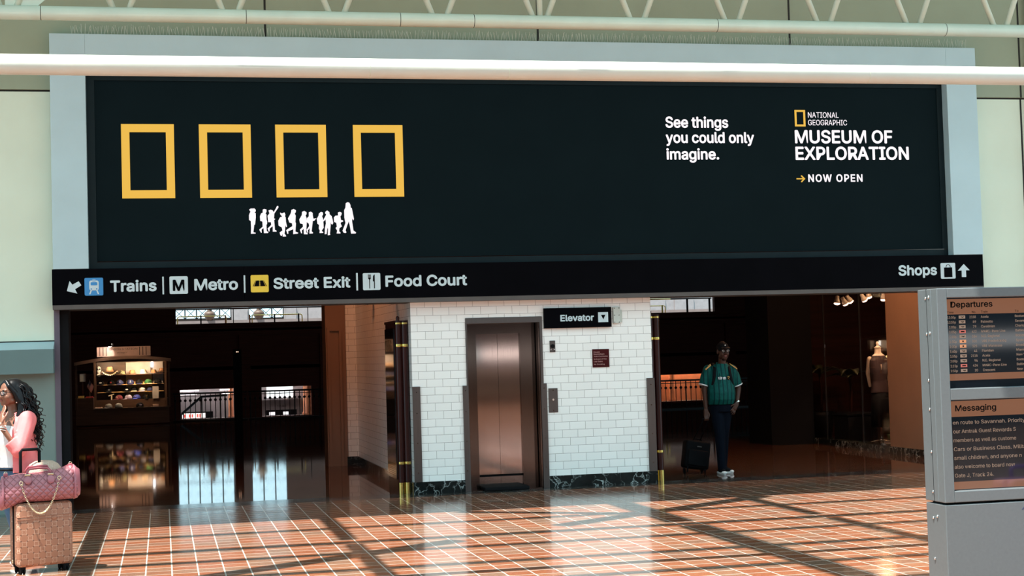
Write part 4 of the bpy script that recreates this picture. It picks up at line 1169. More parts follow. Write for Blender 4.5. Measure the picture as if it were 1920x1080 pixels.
top = tk.build('tank_top', PM['white'], wom, voxel=0.008, relax=4)
MB().tube([(-0.10, -0.160, 1.03), (-0.06, -0.168, 0.99), (-0.03, -0.168, 0.955), (-0.045, -0.167, 0.99), (-0.02, -0.168, 1.03), (0.00, -0.168, 0.985), (0.01, -0.167, 0.95)], 0.0045, 6).build('print', PM['pink'], top)
cd = MB()
# open-fronted cardigan: a shell around the back and flanks
def shell(secs, a0, a1, th=0.016, n=26):
    out = []; 
    for cx, cy, z, rx, ry in secs:
        ring = []
        for k in range(n + 1):
            a = a0 + (a1 - a0) * k / n
            ring.append(Vector((cx + rx * math.cos(a), cy + ry * math.sin(a), z)))
        for k in range(n, -1, -1):
            a = a0 + (a1 - a0) * k / n
            ring.append(Vector((cx + (rx - th) * math.cos(a), cy + (ry - th) * math.sin(a), z)))
        out.append(ring)
    return out
cd.rings(shell([(0, 0.02, 0.775, 0.235, 0.190), (0, 0.02, 0.88, 0.205, 0.170), (0, 0.01, 1.0, 0.190, 0.160), (0, 0.005, 1.12, 0.192, 0.145), (0, 0.005, 1.19, 0.185, 0.108), (0, 0.012, 1.235, 0.135, 0.085), (0, 0.016, 1.262, 0.085, 0.068)], math.radians(-52), math.radians(232)))
cd.limb([(0.165, 0.01, 1.200), (0.212, -0.105, 0.990), (0.215, -0.125, 0.960)], [0.075, 0.066, 0.062]); cd.tube([(0.215, -0.120, 0.962), (0.168, -0.160, 1.035)], [0.062, 0.058], 16)
cd.limb([(-0.165, 0.01, 1.200), (-0.205, -0.015, 0.99)], [0.072, 0.062]); cd.tube([(-0.205, -0.015, 0.99), (-0.175, -0.10, 0.91)], [0.060, 0.055], 16)
for k in range(6):
    z = 0.955 + 0.030 * k
    cd.tube([(0.150 + 0.006 * k, -0.175 + 0.010 * k, z + 0.01), (0.210, -0.165 + 0.024 * k, z - 0.006), (0.262 - 0.003 * k, -0.100 + 0.018 * k, z + 0.014)], 0.007, 6)
cd.build('cardigan', PM['pink'], wom, voxel=0.007, relax=3)
jn = MB()
jn.ovals([(0, 0, 0.64, 0.175, 0.130), (0, 0, 0.80, 0.182, 0.140), (0, 0, 0.83, 0.178, 0.138)], 24)
jn.limb([(-0.088, 0, 0.70), (-0.050, 0.04, 0.42), (-0.020, 0.12, 0.07)], [0.102, 0.074, 0.060])
jn.limb([(0.088, 0, 0.70), (0.090, 0.02, 0.42), (0.085, 0.08, 0.07)], [0.102, 0.074, 0.060])
jn.build('jeans', PM['denim'], wom, voxel=0.009, relax=4)
MB().tube([(0.187 * math.cos(a), 0.144 * math.sin(a), 0.800) for a in [2 * PI * k / 26 for k in range(26)]], 0.018, 8, closed=True, flat=0.4).build('belt', PM['black'], wom, smooth=True)
shoe(wom, (-0.02, 0.09, 0), 0.0, 0, PM['rubber'], PM['rubber']); shoe(wom, (0.085, 0.05, 0), 0.2, 0, PM['rubber'], PM['rubber'])
# hair: cap, mass behind, then curls
rnd = random.Random(5)
hr = MB()
hr.ball((0, 0.004, 1.462), (0.084, 0.098, 0.080), 22, 16)
for sx in (-1, 1): hr.limb([(0.004 * sx, -0.070, 1.517), (sx * 0.050, -0.078, 1.478), (sx * 0.078, -0.045, 1.425), (sx * 0.088, -0.015, 1.36)], [0.018, 0.020, 0.022, 0.026], 10)
hr.limb([(0.015, 0.060, 1.43), (0.030, 0.085, 1.30), (0.06, 0.095, 1.18)], [0.085, 0.092, 0.085], 16)
hr.limb([(0.062, 0.0, 1.46), (0.088, 0.012, 1.36), (0.100, 0.005, 1.27), (0.090, -0.055, 1.17)], [0.036, 0.036, 0.034, 0.022], 12)
hr.limb([(-0.062, 0.0, 1.46), (-0.088, 0.012, 1.36), (-0.100, 0.005, 1.27), (-0.090, -0.055, 1.17)], [0.036, 0.036, 0.034, 0.022], 12)
hair = hr.build('hair', PM['hair'], wom, voxel=0.007, relax=3)
cu = MB()
for k in range(64):
    a = rnd.uniform(-0.35, 2.6)                     # round the back from her left temple
    x0 = 0.080 * math.cos(a); y0 = 0.016 + 0.092 * math.sin(a)
    z0 = rnd.uniform(1.40, 1.50); L = rnd.uniform(0.26, 0.50)
    x1 = x0 * 1.9 + rnd.uniform(0.0, 0.07); y1 = 0.05 + y0 * 1.3 + rnd.uniform(-0.02, 0.05)
    ph = rnd.uniform(0, 6.28); turns = rnd.uniform(3.5, 6)
    pts = []; rr = []
    for q in range(64):
        s = q / 63.0; e = s ** 0.55; am = 0.004 + 0.013 * s
        pts.append((x0 + (x1 - x0) * e + am * math.cos(ph + turns * 6.28 * s), y0 + (y1 - y0) * e + am * math.sin(ph + turns * 6.28 * s), z0 - L * s + 0.004 * math.sin(ph + turns * 12 * s)))
        rr.append(0.0075 * (1 - 0.75 * s) + 0.0008)
    cu.tube(pts, rr, 5)
cu.build('curls', PM['hair'], hair, smooth=True)
er = MB().tube([(0.082, -0.030, 1.378 - 0.008 * k) for k in range(4)], 0.003, 6).ball((0.082, -0.030, 1.345), 0.008, 10, 8).build('earring', PM['silver'], wom, smooth=True)
bg_ = MB()
for k in range(3):
    cx, cy, cz = 0.107 + 0.003 * k, -0.203 + 0.002 * k, 1.150 - 0.011 * k
    bg_.tube([(cx + 0.036 * math.cos(a), cy + 0.036 * math.sin(a), cz + 0.010 * math.cos(a + k)) for a in [2 * PI * q / 18 for q in range(18)]], 0.0042, 6, closed=True)
bg_.build('bangles', PM['silver'], wom, smooth=True)

# ------------------------------------------------------------------ luggage by the woman
LM = dict(
    shell=monogram_mat('tan_embossed_shell', (0.29, 0.130, 0.078), (0.50, 0.33, 0.24)),
    plain=mat('tan_shell_side', (0.29, 0.130, 0.078, 1), 0.42, var=0.06),
    quilt=quilt_mat('rose_quilted_leather', (0.34, 0.125, 0.150)),
    rose=mat('rose_leather', (0.32, 0.11, 0.14, 1), 0.36, var=0.08, scale=5, bump=0.1),
    rose_dark=mat('rose_leather_trim', (0.30, 0.07, 0.09, 1), 0.35, var=0.08),
    gold=mat('pale_gold_metal', (0.72, 0.58, 0.38, 1), 0.2, metal=1.0),
    straw=None,
    purple=mat('lilac_hard_shell', (0.32, 0.16, 0.55, 1), 0.35),
    pinkshell=mat('pink_hard_shell', (0.60, 0.30, 0.42, 1), 0.35),
)
def straw_mat():
    m, t = base_mat('woven_straw')
    sep = t.add('ShaderNodeSeparateXYZ'); t.link(t.coords(), sep.inputs[0])
    at = t.math('ARCTAN2', sep.outputs[1], sep.outputs[0])
    z = t.math('MULTIPLY', sep.outputs[2], 380.0)
    a = t.math('SINE', t.math('ADD', t.math('MULTIPLY', at, 64.0), z)); b = t.math('SINE', t.math('SUBTRACT', t.math('MULTIPLY', at, 64.0), z))
    w_ = t.math('MAXIMUM', a, b)
    t.link(t.ramp(w_, [(0.1, (0.40, 0.26, 0.19, 1)), (0.9, (0.62, 0.46, 0.36, 1))]), t.bsdf.inputs['Base Color'])
    t.bsdf.inputs['Roughness'].default_value = 0.7
    t.bump(w_, 0.6, 0.004); return m
LM['straw'] = straw_mat()

def hardshell(name, label, loc, rz, w_, d_, h_, ms, mp, hz, hx, grooves=False, black=PM['black']):
    s = thing(name, label, 'suitcase', loc, rz)
    z0 = 0.055
    MB().rbox(-w_ / 2, w_ / 2, -d_ / 2, -0.012, z0, z0 + h_, 0.035, 4).build('front_shell', ms, s, smooth=True)
    MB().rbox(-w_ / 2, w_ / 2, 0.012, d_ / 2, z0, z0 + h_, 0.035, 4).build('rear_shell', ms, s, smooth=True)
    MB().rbox(-w_ / 2 + 0.006, w_ / 2 - 0.006, -0.05, 0.05, z0 + 0.006, z0 + h_ - 0.006, 0.02, 3).build('inner_edge', mp, s, smooth=True)
    MB().rbox(-w_ / 2 - 0.002, w_ / 2 + 0.002, -0.014, 0.014, z0 - 0.002, z0 + h_ + 0.002, 0.012, 3).build('zip_band', black, s, smooth=True)
    g = MB()
    for z in ((0.105, 0.125) if not grooves else [0.10 + 0.055 * k for k in range(8)]):
        g.rbox(-w_ / 2 + 0.004, w_ / 2 - 0.004, -d_ / 2 - 0.0035, -d_ / 2 + 0.03, z0 + h_ - z - 0.003, z0 + h_ - z + 0.003, 0.0025, 2)
    g.build('groove_trim', mp, s)
    for sx in (-1, 1):
        for sy in (-1, 1):
            cx, cy = sx * (w_ / 2 - 0.05), sy * (d_ / 2 - 0.05)
            f = MB().rbox(cx - 0.022, cx + 0.022, cy - 0.022, cy + 0.022, 0.034, 0.064, 0.006).build('wheel_mount', black, s)
            for o in (-0.012, 0.012):
                MB().tube([(cx + o - 0.007, cy, 0.025), (cx + o + 0.007, cy, 0.025)], 0.025, 16).build('wheel', black, f)
    hb = MB().tube([(hx - 0.075, d_ / 2 - 0.02, z0 + h_ - 0.02), (hx - 0.075, d_ / 2 - 0.02, hz - 0.02), (hx - 0.060, d_ / 2 - 0.02, hz), (hx + 0.060, d_ / 2 - 0.02, hz), (hx + 0.075, d_ / 2 - 0.02, hz - 0.02), (hx + 0.075, d_ / 2 - 0.02, z0 + h_ - 0.02)], 0.0125, 10)
    hb.build('pull_handle', black, s, smooth=True)
    return s
sc_ = hardshell('suitcase', 'tan hard-shell suitcase embossed with linked rings, carrying a rose handbag', (-0.970, 13.02, 0), math.radians(20), 0.445, 0.235, 0.50, LM['shell'], LM['plain'], 0.968, -0.055)
MB().ball((0.07, -0.121, 0.43), (0.022, 0.004, 0.016), 12, 8).build('badge', LM['plain'], sc_, smooth=True)
zp = MB().tube([(-0.226, -0.0, 0.10), (-0.230, -0.004, 0.085)], 0.006, 8).ball((-0.228, 0, 0.105), 0.009, 8, 6).build('zip_pull', LM['gold'], sc_, smooth=True)

# the lilac and pink case standing out in the hall, opposite the kiosk's screens
hardshell('suitcase', 'lilac and pink ribbed suitcase mirrored in the kiosk messaging screen', (5.40, 5.69, 0), math.radians(172), 0.46, 0.28, 0.68, LM['pinkshell'], LM['purple'], 0.80, 0.0, True, LM['purple'])

# rose duffel, lying across the case
db = thing('duffel_bag', 'rose quilted leather duffel bag slung on top of the tan suitcase', 'bag', (-0.985, 12.985, 0.558), math.radians(9))
L = 0.288
rings = []
N = 15
for k in range(N):
    s = -1 + 2 * k / (N - 1)
    x = s * L
    e = abs(s)
    h = 0.225 + 0.045 * max(0, e - 0.25) + (0.02 if s > 0 else 0.0) * e
    if e > 0.93: h *= 0.93
    dpt = 0.135 * (1 - 0.22 * e ** 3)
    sag = -0.055 * max(0, -s - 0.45) / 0.55 + 0.010 * max(0, s)
    lift = sag
    ring = []
    for q in range(28):
        a = 2 * PI * q / 28
        ca, sa = math.cos(a), math.sin(a)
        px = abs(ca) ** 0.75 * (1 if ca > 0 else -1); pz = abs(sa) ** 0.75 * (1 if sa > 0 else -1)
        taper = 1.0 - 0.30 * max(0, pz)
        ring.append(Vector((x + 0.012 * math.sin(a * 2) * e, px * dpt * taper, lift + h / 2 + pz * h / 2)))
    rings.append(ring)
body = MB().rings(rings).build('body', LM['quilt'], db, smooth=True)
for sx in (-1, 1):
    r2 = []
    for k in range(4):
        x = sx * (L * 0.905 + 0.006 + 0.010 * k); sc = (1.03, 1.02, 0.97, 0.80)[k]
        base = rings[-1 if sx > 0 else 0] if k > 1 else rings[-2 if sx > 0 else 1]
        cz = sum(p.z for p in base) / 28
        r2.append([Vector((x + (0.02 if k == 3 else 0) * sx, p.y * sc, cz + (p.z - cz) * sc)) for p in base])
    MB().rings(r2).build('end_panel', LM['rose'], db, smooth=True)
    zt = 0.262 + (0.02 if sx > 0 else -0.035)
    MB().rbox(sx * L * 0.86 - 0.016, sx * L * 0.86 + 0.016, -0.020, 0.020, zt - 0.02, zt + 0.008, 0.006).build('zip_tab', LM['rose_dark'], db, smooth=True)
    MB().tube([(sx * L * 0.86 + 0.012 * math.cos(a), -0.012, zt + 0.008 + 0.012 * math.sin(a)) for a in [2 * PI * q / 14 for q in range(14)]], 0.003, 6, closed=True).build('end_ring', LM['gold'], db, smooth=True)
MB().tube([(-0.245, 0, 0.205), (-0.15, 0, 0.222), (0.0, 0, 0.226), (0.15, 0, 0.243), (0.245, 0, 0.280)], 0.008, 6).build('zip', LM['rose_dark'], db, smooth=True)
for sy, dz in ((-1, 0), (1, 0.012)):
    hd = MB().tube([(-0.088, sy * 0.085, 0.215), (-0.088, sy * 0.075, 0.245), (-0.070, sy * 0.045, 0.262 + dz), (0, sy * 0.030, 0.268 + dz), (0.070, sy * 0.045, 0.264 + dz), (0.088, sy * 0.075, 0.247), (0.088, sy * 0.085, 0.215)], 0.0095, 10).build('handle', LM['rose_dark'], db, smooth=True)
    for hx in (-0.088, 0.088):
        MB().ball((hx, sy * 0.122, 0.180), (0.030, 0.012, 0.034), 18, 10, rot=(sy * 0.36, 0, 0)).build('handle_patch', LM['rose'], hd, smooth=True)
        MB().rbox(hx - 0.022, hx + 0.022, sy * 0.098 - 0.009, sy * 0.098 + 0.009, 0.210, 0.226, 0.004).build('buckle', LM['gold'], hd)
ch = []
A = (-0.140, -0.128, 0.160); B = (0.150, -0.128, 0.188)
for k in range(47):
    s = k / 46.0
    x = A[0] + (B[0] - A[0]) * s; dip = 1 - (2 * s - 1) ** 2
    z = A[2] + (B[2] - A[2]) * s - 0.255 * dip ** 0.85
    y = -0.130 - 0.034 * (1 - abs(2 * s - 1)) ** 0.5
    ch.append(Vector((x, y, z)))
cb = MB()
for k in range(46):
    a, b_ = ch[k], ch[k + 1]; d = (b_ - a).normalized(); c = (a + b_) / 2
    n_ = Vector((0, -1, 0)) if k % 2 else d.cross(Vector((0, -1, 0)))
    n_ = n_ - d * n_.dot(d); n_.normalize()
    cb.tube([c + d * 0.0095 * math.cos(t) + n_ * 0.0062 * math.sin(t) for t in [2 * PI * q / 10 for q in range(10)]], 0.0023, 5, closed=True)
chain = cb.build('chain_strap', LM['gold'], db, smooth=True)
for p_ in (A, B):
    MB().tube([(p_[0] + 0.013 * math.cos(t), p_[1] - 0.006, p_[2] + 0.013 * math.sin(t)) for t in [2 * PI * q / 14 for q in range(14)]], 0.0035, 6, closed=True).build('chain_ring', LM['gold'], db, smooth=True)

sh_ = thing('straw_hat', 'woven straw sun hat resting behind the rose duffel on the suitcase', 'hat', (-0.955, 13.185, 0.720), 0.0)
MB().lathe((0, 0, 0), [(0.150, 0.004), (0.148, 0.045), (0.138, 0.085), (0.112, 0.122), (0.07, 0.146), (0.02, 0.153), (0.002, 0.1535)], 36).build('crown', LM['straw'], sh_, smooth=True)
MB().lathe((0, 0, 0), [(0.140, 0.000), (0.185, -0.006), (0.186, -0.001), (0.140, 0.008)], 36).build('brim', LM['straw'], sh_, smooth=True)

# the man's rolling case, tipped on its wheels
rc = thing('rolling_suitcase', 'small black soft rolling case trailing from the man\'s hand', 'suitcase', (6.715, 19.33, 0))
tilt = Matrix.Rotation(0.17, 4, 'Y') @ Matrix.Rotation(-0.10, 4, 'X')
MB().rbox(-0.170, 0.170, -0.09, 0.09, 0.058, 0.425, 0.035, 4).xf(tilt).build('body', PM['black'], rc, smooth=True)
MB().rbox(-0.140, 0.140, -0.118, -0.085, 0.090, 0.300, 0.018, 3).xf(tilt).build('front_pocket', PM['black'], rc, smooth=True)
MB().tube([(-0.06, -0.02, 0.425), (-0.05, -0.02, 0.445), (0.05, -0.02, 0.445), (0.06, -0.02, 0.425)], 0.008, 8).xf(tilt).build('top_grip', PM['black'], rc, smooth=True)
MB().box(-0.03, 0.03, -0.1195, -0.117, 0.335, 0.350).xf(tilt).build('tag', M['steel_guard'], rc)
for x in (-0.12, 0.12):
    w0 = tilt @ Vector((x, 0.05, 0.05))
    MB().tube([(w0.x - 0.012, w0.y, 0.035), (w0.x + 0.012, w0.y, 0.035)], 0.035, 16).build('wheel', PM['black'], rc, smooth=True)
    f0 = tilt @ Vector((x, -0.07, 0.06))
    MB().tube([(f0.x, f0.y, f0.z + 0.02), (f0.x, f0.y, max(0.0, f0.z - 0.06))], 0.011, 8).build('foot', PM['black'], rc, smooth=True)
ph = MB(); hand = Vector((6.778, 18.955, 0.718)) - Vector((6.715, 19.33, 0))
for x in (-0.05, 0.05):
    ph.tube([tilt @ Vector((x, 0.05, 0.40)), hand + Vector((x * 0.7, 0.03, -0.02))], 0.007, 8)
ph.tube([hand + Vector((-0.046, 0.02, -0.008)), hand + Vector((-0.040, 0, 0.0)), hand + Vector((0.040, 0, 0.0)), hand + Vector((0.046, 0.02, -0.008))], 0.011, 8)
ph.build('pull_handle', PM['black'], rc, smooth=True)

# ------------------------------------------------------------------ souvenir stall far back on the left
CM = dict(
    wood=mat('stall_dark_wood', (0.06, 0.030, 0.018, 1), 0.45, var=0.25, scale=3, stretch=(0.4, 1, 5)),
    arch=mat('stall_arch_brown', (0.26, 0.15, 0.10, 1), 0.5, var=0.12),
    board=mat('stall_maple_board', (0.60, 0.37, 0.17, 1), 0.5, var=0.1, scale=3, stretch=(0.5, 1, 6)),
    grey=mat('stall_grey_panel', (0.33, 0.30, 0.30, 1), 0.6),
    sign=mat('stall_sign_board', (0.42, 0.27, 0.20, 1), 0.5),
    foam=mat('white_foam', (0.78, 0.76, 0.72, 1), 0.7),
    brown=mat('brown_felt', (0.30, 0.16, 0.08, 1), 0.8), cream=mat('cream_straw', (0.75, 0.62, 0.45, 1), 0.7), black=PM['black'],
    navyfelt=mat('navy_cotton', (0.015, 0.025, 0.10, 1), 0.8), royal=mat('royal_blue_cotton', (0.02, 0.04, 0.28, 1), 0.8),
    green=mat('green_cotton', (0.02, 0.12, 0.04, 1), 0.8), grey_c=mat('grey_cotton', (0.16, 0.16, 0.17, 1), 0.8), lilac=mat('lilac_cotton', (0.34, 0.30, 0.42, 1), 0.8),
    camo=None, white=mat('white_cotton', (0.65, 0.65, 0.68, 1), 0.8), red=mat('red_print', (0.45, 0.03, 0.03, 1), 0.7), gold=mat('gold_print', (0.65, 0.45, 0.12, 1), 0.6),
    maroon=mat('maroon_cotton', (0.12, 0.015, 0.03, 1), 0.8), peach=mat('peach_cotton', (0.70, 0.45, 0.33, 1), 0.8), denim=mat('pale_denim_blue', (0.10, 0.18, 0.32, 1), 0.8),
)
m_, t_ = base_mat('camo_cotton')
t_.link(t_.ramp(t_.noise(t_.coords(), 14, 2), [(0.40, (0.02, 0.02, 0.012, 1)), (0.47, (0.12, 0.11, 0.04, 1)), (0.55, (0.45, 0.42, 0.25, 1)), (0.62, (0.05, 0.06, 0.02, 1))]), t_.bsdf.inputs['Base Color'])
CM['camo'] = m_
ca = thing('souvenir_stall', 'arched wooden souvenir stall full of hats at the dark hall\'s far left', 'stall', (-1.05, 43.4, 0))
def CP(mb, name, m, parent=ca, **k): return mb.build(name, m, parent, world=True, **k)
CP(MB().box(-2.28, 0.15, 43.05, 44.2, 0.05, 0.47), 'base', CM['wood'])
CP(MB().box(-1.80, 0.15, 43.02, 43.45, 0.47, 0.485), 'lower_counter', CM['wood'])
CP(MB().box(-1.82, 0.12, 43.45, 44.2, 0.47, 0.70), 'upper_counter', CM['wood'])
CP(MB().box(-2.30, -1.82, 43.1, 44.0, 0.47, 0.775), 'side_counter', CM['wood'])
CP(MB().box(-1.76, 0.06, 43.95, 44.0, 0.70, 1.72), 'back_panel', CM['wood'])
CP(MB().box(-0.985, -0.30, 43.90, 43.95, 0.70, 1.374), 'display_board', CM['board'])
CP(MB().box(-0.985, -0.33, 43.90, 43.95, 1.385, 1.70), 'grey_panel', CM['grey'])
CP(MB().box(-0.27, 0.0, 43.90, 43.95, 1.10, 1.70), 'grey_panel', CM['grey'])
for z in (1.372, 1.105, 0.905): CP(MB().box(-1.74, 0.02, 43.55, 43.93, z - 0.012, z), 'shelf', CM['board'] if z < 1.3 else CM['wood'])
for x in (-1.785, 0.07): CP(MB().box(x - 0.03, x + 0.03, 43.4, 43.46, 0.47, 1.76), 'post', CM['wood'])
for x in (-2.26, 0.16): CP(MB().box(x - 0.025, x + 0.025, 43.05, 43.10, 0.47, 1.70), 'post', CM['wood'])
CP(MB().box(-0.285, -0.12, 43.42, 43.46, 0.70, 1.03), 'mirror_panel', CM['grey'])
arc = [(-2.30 + 2.52 * k / 20.0, 1.70 + 0.175 * math.sin(PI * (0.06 + 0.80 * k / 20.0))) for k in range(21)]
poly = arc + [(x, z - 0.085) for x, z in reversed(arc)]
CP(MB().prism(poly, 42.98, 43.10), 'arch', CM['arch']); CP(MB().prism([(x, z - 0.01) for x, z in arc] + [(x, z - 0.03) for x, z in reversed(arc)], 43.10, 44.15), 'canopy', CM['arch'])
sg = CP(MB().box(-1.715, -0.315, 43.20, 43.26, 1.868, 2.125), 'sign_board', CM['sign'])
st = MB()
for x in (-1.64, -1.555, -1.47, -0.60, -0.515, -0.43): st.box(x - 0.010, x + 0.010, 43.190, 43.201, 1.885, 2.115)
CP(st, 'sign_stripes', CM['wood'], sg)
text('UNION STATION', -1.39, -0.66, 2.035, 0.050, 43.195, CM['wood'], sg, 0.006)
text('MARKET', -1.19, -0.92, 1.945, 0.035, 43.195, CM['wood'], sg, 0.006)
lp = thing('clamp_lamp', 'bright clamp lamp lighting the stall sign board', 'lamp', (-1.33, 43.1, 2.13))
MB().tube([(-1.30, 43.14, 2.13), (-1.28, 43.0, 2.20), (-1.33, 42.93, 2.19)], 0.008, 8).build('arm', CM['wood'], lp, world=True, smooth=True)
MB().tube([(-1.31, 42.93, 2.21), (-1.36, 42.97, 2.14)], [0.02, 0.055], 14).build('shade', M['chrome'], lp, world=True, smooth=True)
MB().ball((-1.355, 42.965, 2.145), (0.048, 0.048, 0.02), 14, 8, rot=(0.5, -0.6, 0)).build('bulb', emis('lamp_bulb', (1.0, 0.88, 0.80, 1), 9.0), lp, world=True, smooth=True)
spot('stall_sign_lamp', (-1.37, 42.93, 2.13), (-1.52, 43.22, 1.90), 22, (1.0, 0.86, 0.78), 95, 0.04)
wl = thing('strip_light', 'small white strip light under the stall arch by the brown hat', 'lamp', (-0.30, 43.8, 1.6))
MB().box(-0.315, -0.255, 43.85, 43.89, 1.55, 1.70).build('tube', emis('strip_lamp', (1.0, 0.95, 0.90, 1), 3.0), wl, world=True)
spot('stall_arch_fill', (-1.0, 42.35, 2.75), (-1.0, 43.05, 1.98), 16, (1.0, 0.68, 0.45), 105, 0.05)  # added fill without a fixture, brings out the stall arch
area('stall_warm_lamp', (-0.66, 43.12, 1.63), (-0.62, 43.9, 1.02), 0.35, 13, (1.0, 0.66, 0.36), 0.1)
area('stall_left_lamp', (-1.45, 43.2, 1.66), (-1.5, 43.8, 1.3), 0.2, 3.2, (1.0, 0.72, 0.45), 0.1)

def cap_hat(loc, m, brim_m, label, rz=0.0, logo=None, lm=None, s=1.0):
    c = thing('baseball_cap', label, 'cap', loc, rz, 'baseball caps on the souvenir stall')
    MB().lathe((0, 0, 0), [(0.098 * s, 0), (0.100 * s, 0.035 * s), (0.092 * s, 0.075 * s), (0.068 * s, 0.105 * s), (0.03 * s, 0.122 * s), (0.002, 0.125 * s)], 22).build('crown', m, c, smooth=True)
    MB().ball((0, -0.115 * s, 0.010 * s), (0.082 * s, 0.078 * s, 0.010 * s), 18, 8, rot=(0.18, 0, 0)).build('brim', brim_m, c, smooth=True)
    MB().ball((0, 0, 0.125 * s), 0.008 * s, 8, 6).build('button', m, c, smooth=True)
    if logo:
        g = MB()
        if logo == 'bar': g.ball((0, -0.097 * s, 0.060 * s), (0.040, 0.008, 0.018), 12, 8)
        elif logo == 'front': g.ball((0, -0.052 * s, 0.055 * s), (0.078 * s, 0.050 * s, 0.050 * s), 16, 10)
        elif logo == 'tower': g.ball((0, -0.095 * s, 0.072 * s), (0.012, 0.010, 0.030), 10, 8).ball((0, -0.100 * s, 0.045 * s), (0.030, 0.006, 0.007), 10, 8)
        elif logo == 'letter': g.limb([(-0.012, -0.099, 0.085), (0.012, -0.101, 0.070), (-0.008, -0.104, 0.055), (0.004, -0.104, 0.035)], [0.007] * 4, 6)
        else: g.ball((0, -0.095 * s, 0.062 * s), (0.022, 0.010, 0.022), 12, 8)
        g.build('emblem', lm, c, smooth=True)
    return c
BK, NV = CM['black'], CM['navyfelt']
cap_hat((-1.656, 43.70, 1.1055), BK, BK, 'black cap with a pale bar emblem, first on the stall\'s upper cap shelf', 0, 'bar', CM['white'])
cap_hat((-1.385, 43.70, 1.1055), BK, BK, 'black cap with a red emblem on the stall\'s upper cap shelf', 0, 'round', CM['red'])
cap_hat((-1.151, 43.70, 1.1055), NV, NV, 'navy cap with a faint lilac emblem on the stall\'s upper cap shelf', 0, 'round', CM['lilac'])
cap_hat((-0.867, 43.70, 1.1055), NV, NV, 'navy cap with a white tower emblem on the stall\'s maple display board', 0, 'tower', CM['white'])
cap_hat((-0.632, 43.70, 1.1055), BK, NV, 'plain black cap between the tower cap and the green cap on the stall', 0)
cap_hat((-0.395, 43.70, 1.1055), CM['green'], CM['peach'], 'green cap with a peach brim on the souvenir stall', 0.3, 'bar', CM['green'])
cap_hat((-0.134, 43.70, 1.1055), BK, BK, 'dark cap against the grey panel at the end of the stall\'s upper cap shelf', 0.2)
cap_hat((-1.463, 43.70, 0.9055), BK, BK, 'black cap with a grey wing emblem on the stall\'s lower cap shelf', 0.3, 'round', CM['grey_c'])
cap_hat((-0.989, 43.70, 0.9055), BK, BK, 'black cap with a white bar emblem left of the peach-brimmed black cap on the stall', 0.3, 'bar', CM['white'])
cap_hat((-0.772, 43.70, 0.9055), BK, CM['peach'], 'black cap with a bright peach brim on the stall\'s lower cap shelf', 0)
cap_hat((-0.561, 43.70, 0.9055), CM['grey_c'], CM['lilac'], 'trucker cap with a pale blue front panel on the stall\'s lower cap shelf', 0, 'front', CM['white'])
cap_hat((-0.337, 43.70, 0.9055), NV, NV, 'navy cap turned sideways at the end of the stall\'s lower cap shelf', 0.9)
cap_hat((-0.701, 43.62, 0.701), CM['royal'], CM['royal'], 'royal blue cap on the stall\'s upper counter', -0.5, 'round', CM['lilac'])
cap_hat((-0.453, 43.62, 0.701), BK, BK, 'black cap with a golden letter on the stall\'s upper counter', 0.1, 'letter', CM['gold'])
cap_hat((-0.925, 43.62, 0.701), CM['lilac'], CM['lilac'], 'lilac grey cap beside the royal blue cap on the stall counter', -0.9)
cap_hat((-1.170, 43.62, 0.701), CM['maroon'], CM['maroon'], 'maroon cap on the stall\'s upper counter', -0.7, 'bar', CM['peach'])
cap_hat((-1.434, 43.22, 0.486), CM['grey_c'], CM['grey_c'], 'grey cap standing upright on the stall\'s lower counter', -0.4)
cap_hat((-1.175, 43.22, 0.486), CM['grey_c'], BK, 'dark grey cap with black brim on the stall\'s lower counter', 0.25)
cap_hat((-0.62, 43.22, 0.486), BK, BK, 'black cap on the right half of the stall\'s lower counter', 0.2, 'bar', CM['lilac'])

def fedora(loc, m, band, label, s=1.0, brim_m=None, r=0.145):
    c = thing('brimmed_hat', label, 'hat', loc, 0, 'brimmed hats on the top shelf of the souvenir stall')
    MB().ovals([(0, 0, 0, 0.088 * s, 0.10 * s), (0, 0, 0.05 * s, 0.084 * s, 0.095 * s), (0, 0, 0.10 * s, 0.070 * s, 0.085 * s), (0, 0, 0.118 * s, 0.055 * s, 0.07 * s), (0, 0, 0.112 * s, 0.025 * s, 0.03 * s)], 24).build('crown', m, c, smooth=True)
    MB().lathe((0, 0, 0), [(0.08 * s, 0.0), (r * s, 0.012), (r * s + 0.003, 0.018), (0.08 * s, 0.008)], 26).build('brim', brim_m or m, c, smooth=True)
    MB().ovals([(0, 0, 0.008, 0.0895 * s, 0.1015 * s), (0, 0, 0.030, 0.0880 * s, 0.100 * s)], 24).build('band', band, c, smooth=True)
    return c
fedora((-1.084, 43.70, 1.373), CM['camo'], CM['camo'], 'camouflage bush hat on the stall\'s top shelf', 0.95)
fedora((-0.812, 43.70, 1.373), CM['brown'], BK, 'brown fedora with a pale brim edge on the stall\'s top shelf', 1.0, CM['peach'])
fedora((-0.526, 43.70, 1.373), CM['cream'], CM['cream'], 'cream straw fedora on the stall\'s top shelf', 1.05, CM['white'], 0.155)
fedora((-0.240, 43.70, 1.373), CM['brown'], CM['brown'], 'brown hat with a denim blue brim on the stall\'s top shelf', 0.95, CM['denim'])
fedora((-0.03, 43.70, 1.415), CM['brown'], BK, 'dark tan hat at the far end of the stall\'s top shelf', 0.9)
cw = thing('brimmed_hat', 'tan cowboy hat with upswept patterned brim hanging over the stall\'s top shelf', 'hat', (-1.40, 43.52, 1.46), 0, 'brimmed hats on the top shelf of the souvenir stall')
MB().ovals([(0, 0, 0.0, 0.105, 0.11), (0, 0, 0.06, 0.088, 0.10), (0, 0, 0.12, 0.072, 0.085), (0, 0, 0.135, 0.05, 0.06), (0, 0, 0.125, 0.02, 0.03)], 24).build('crown', CM['brown'], cw, smooth=True)
rg = []
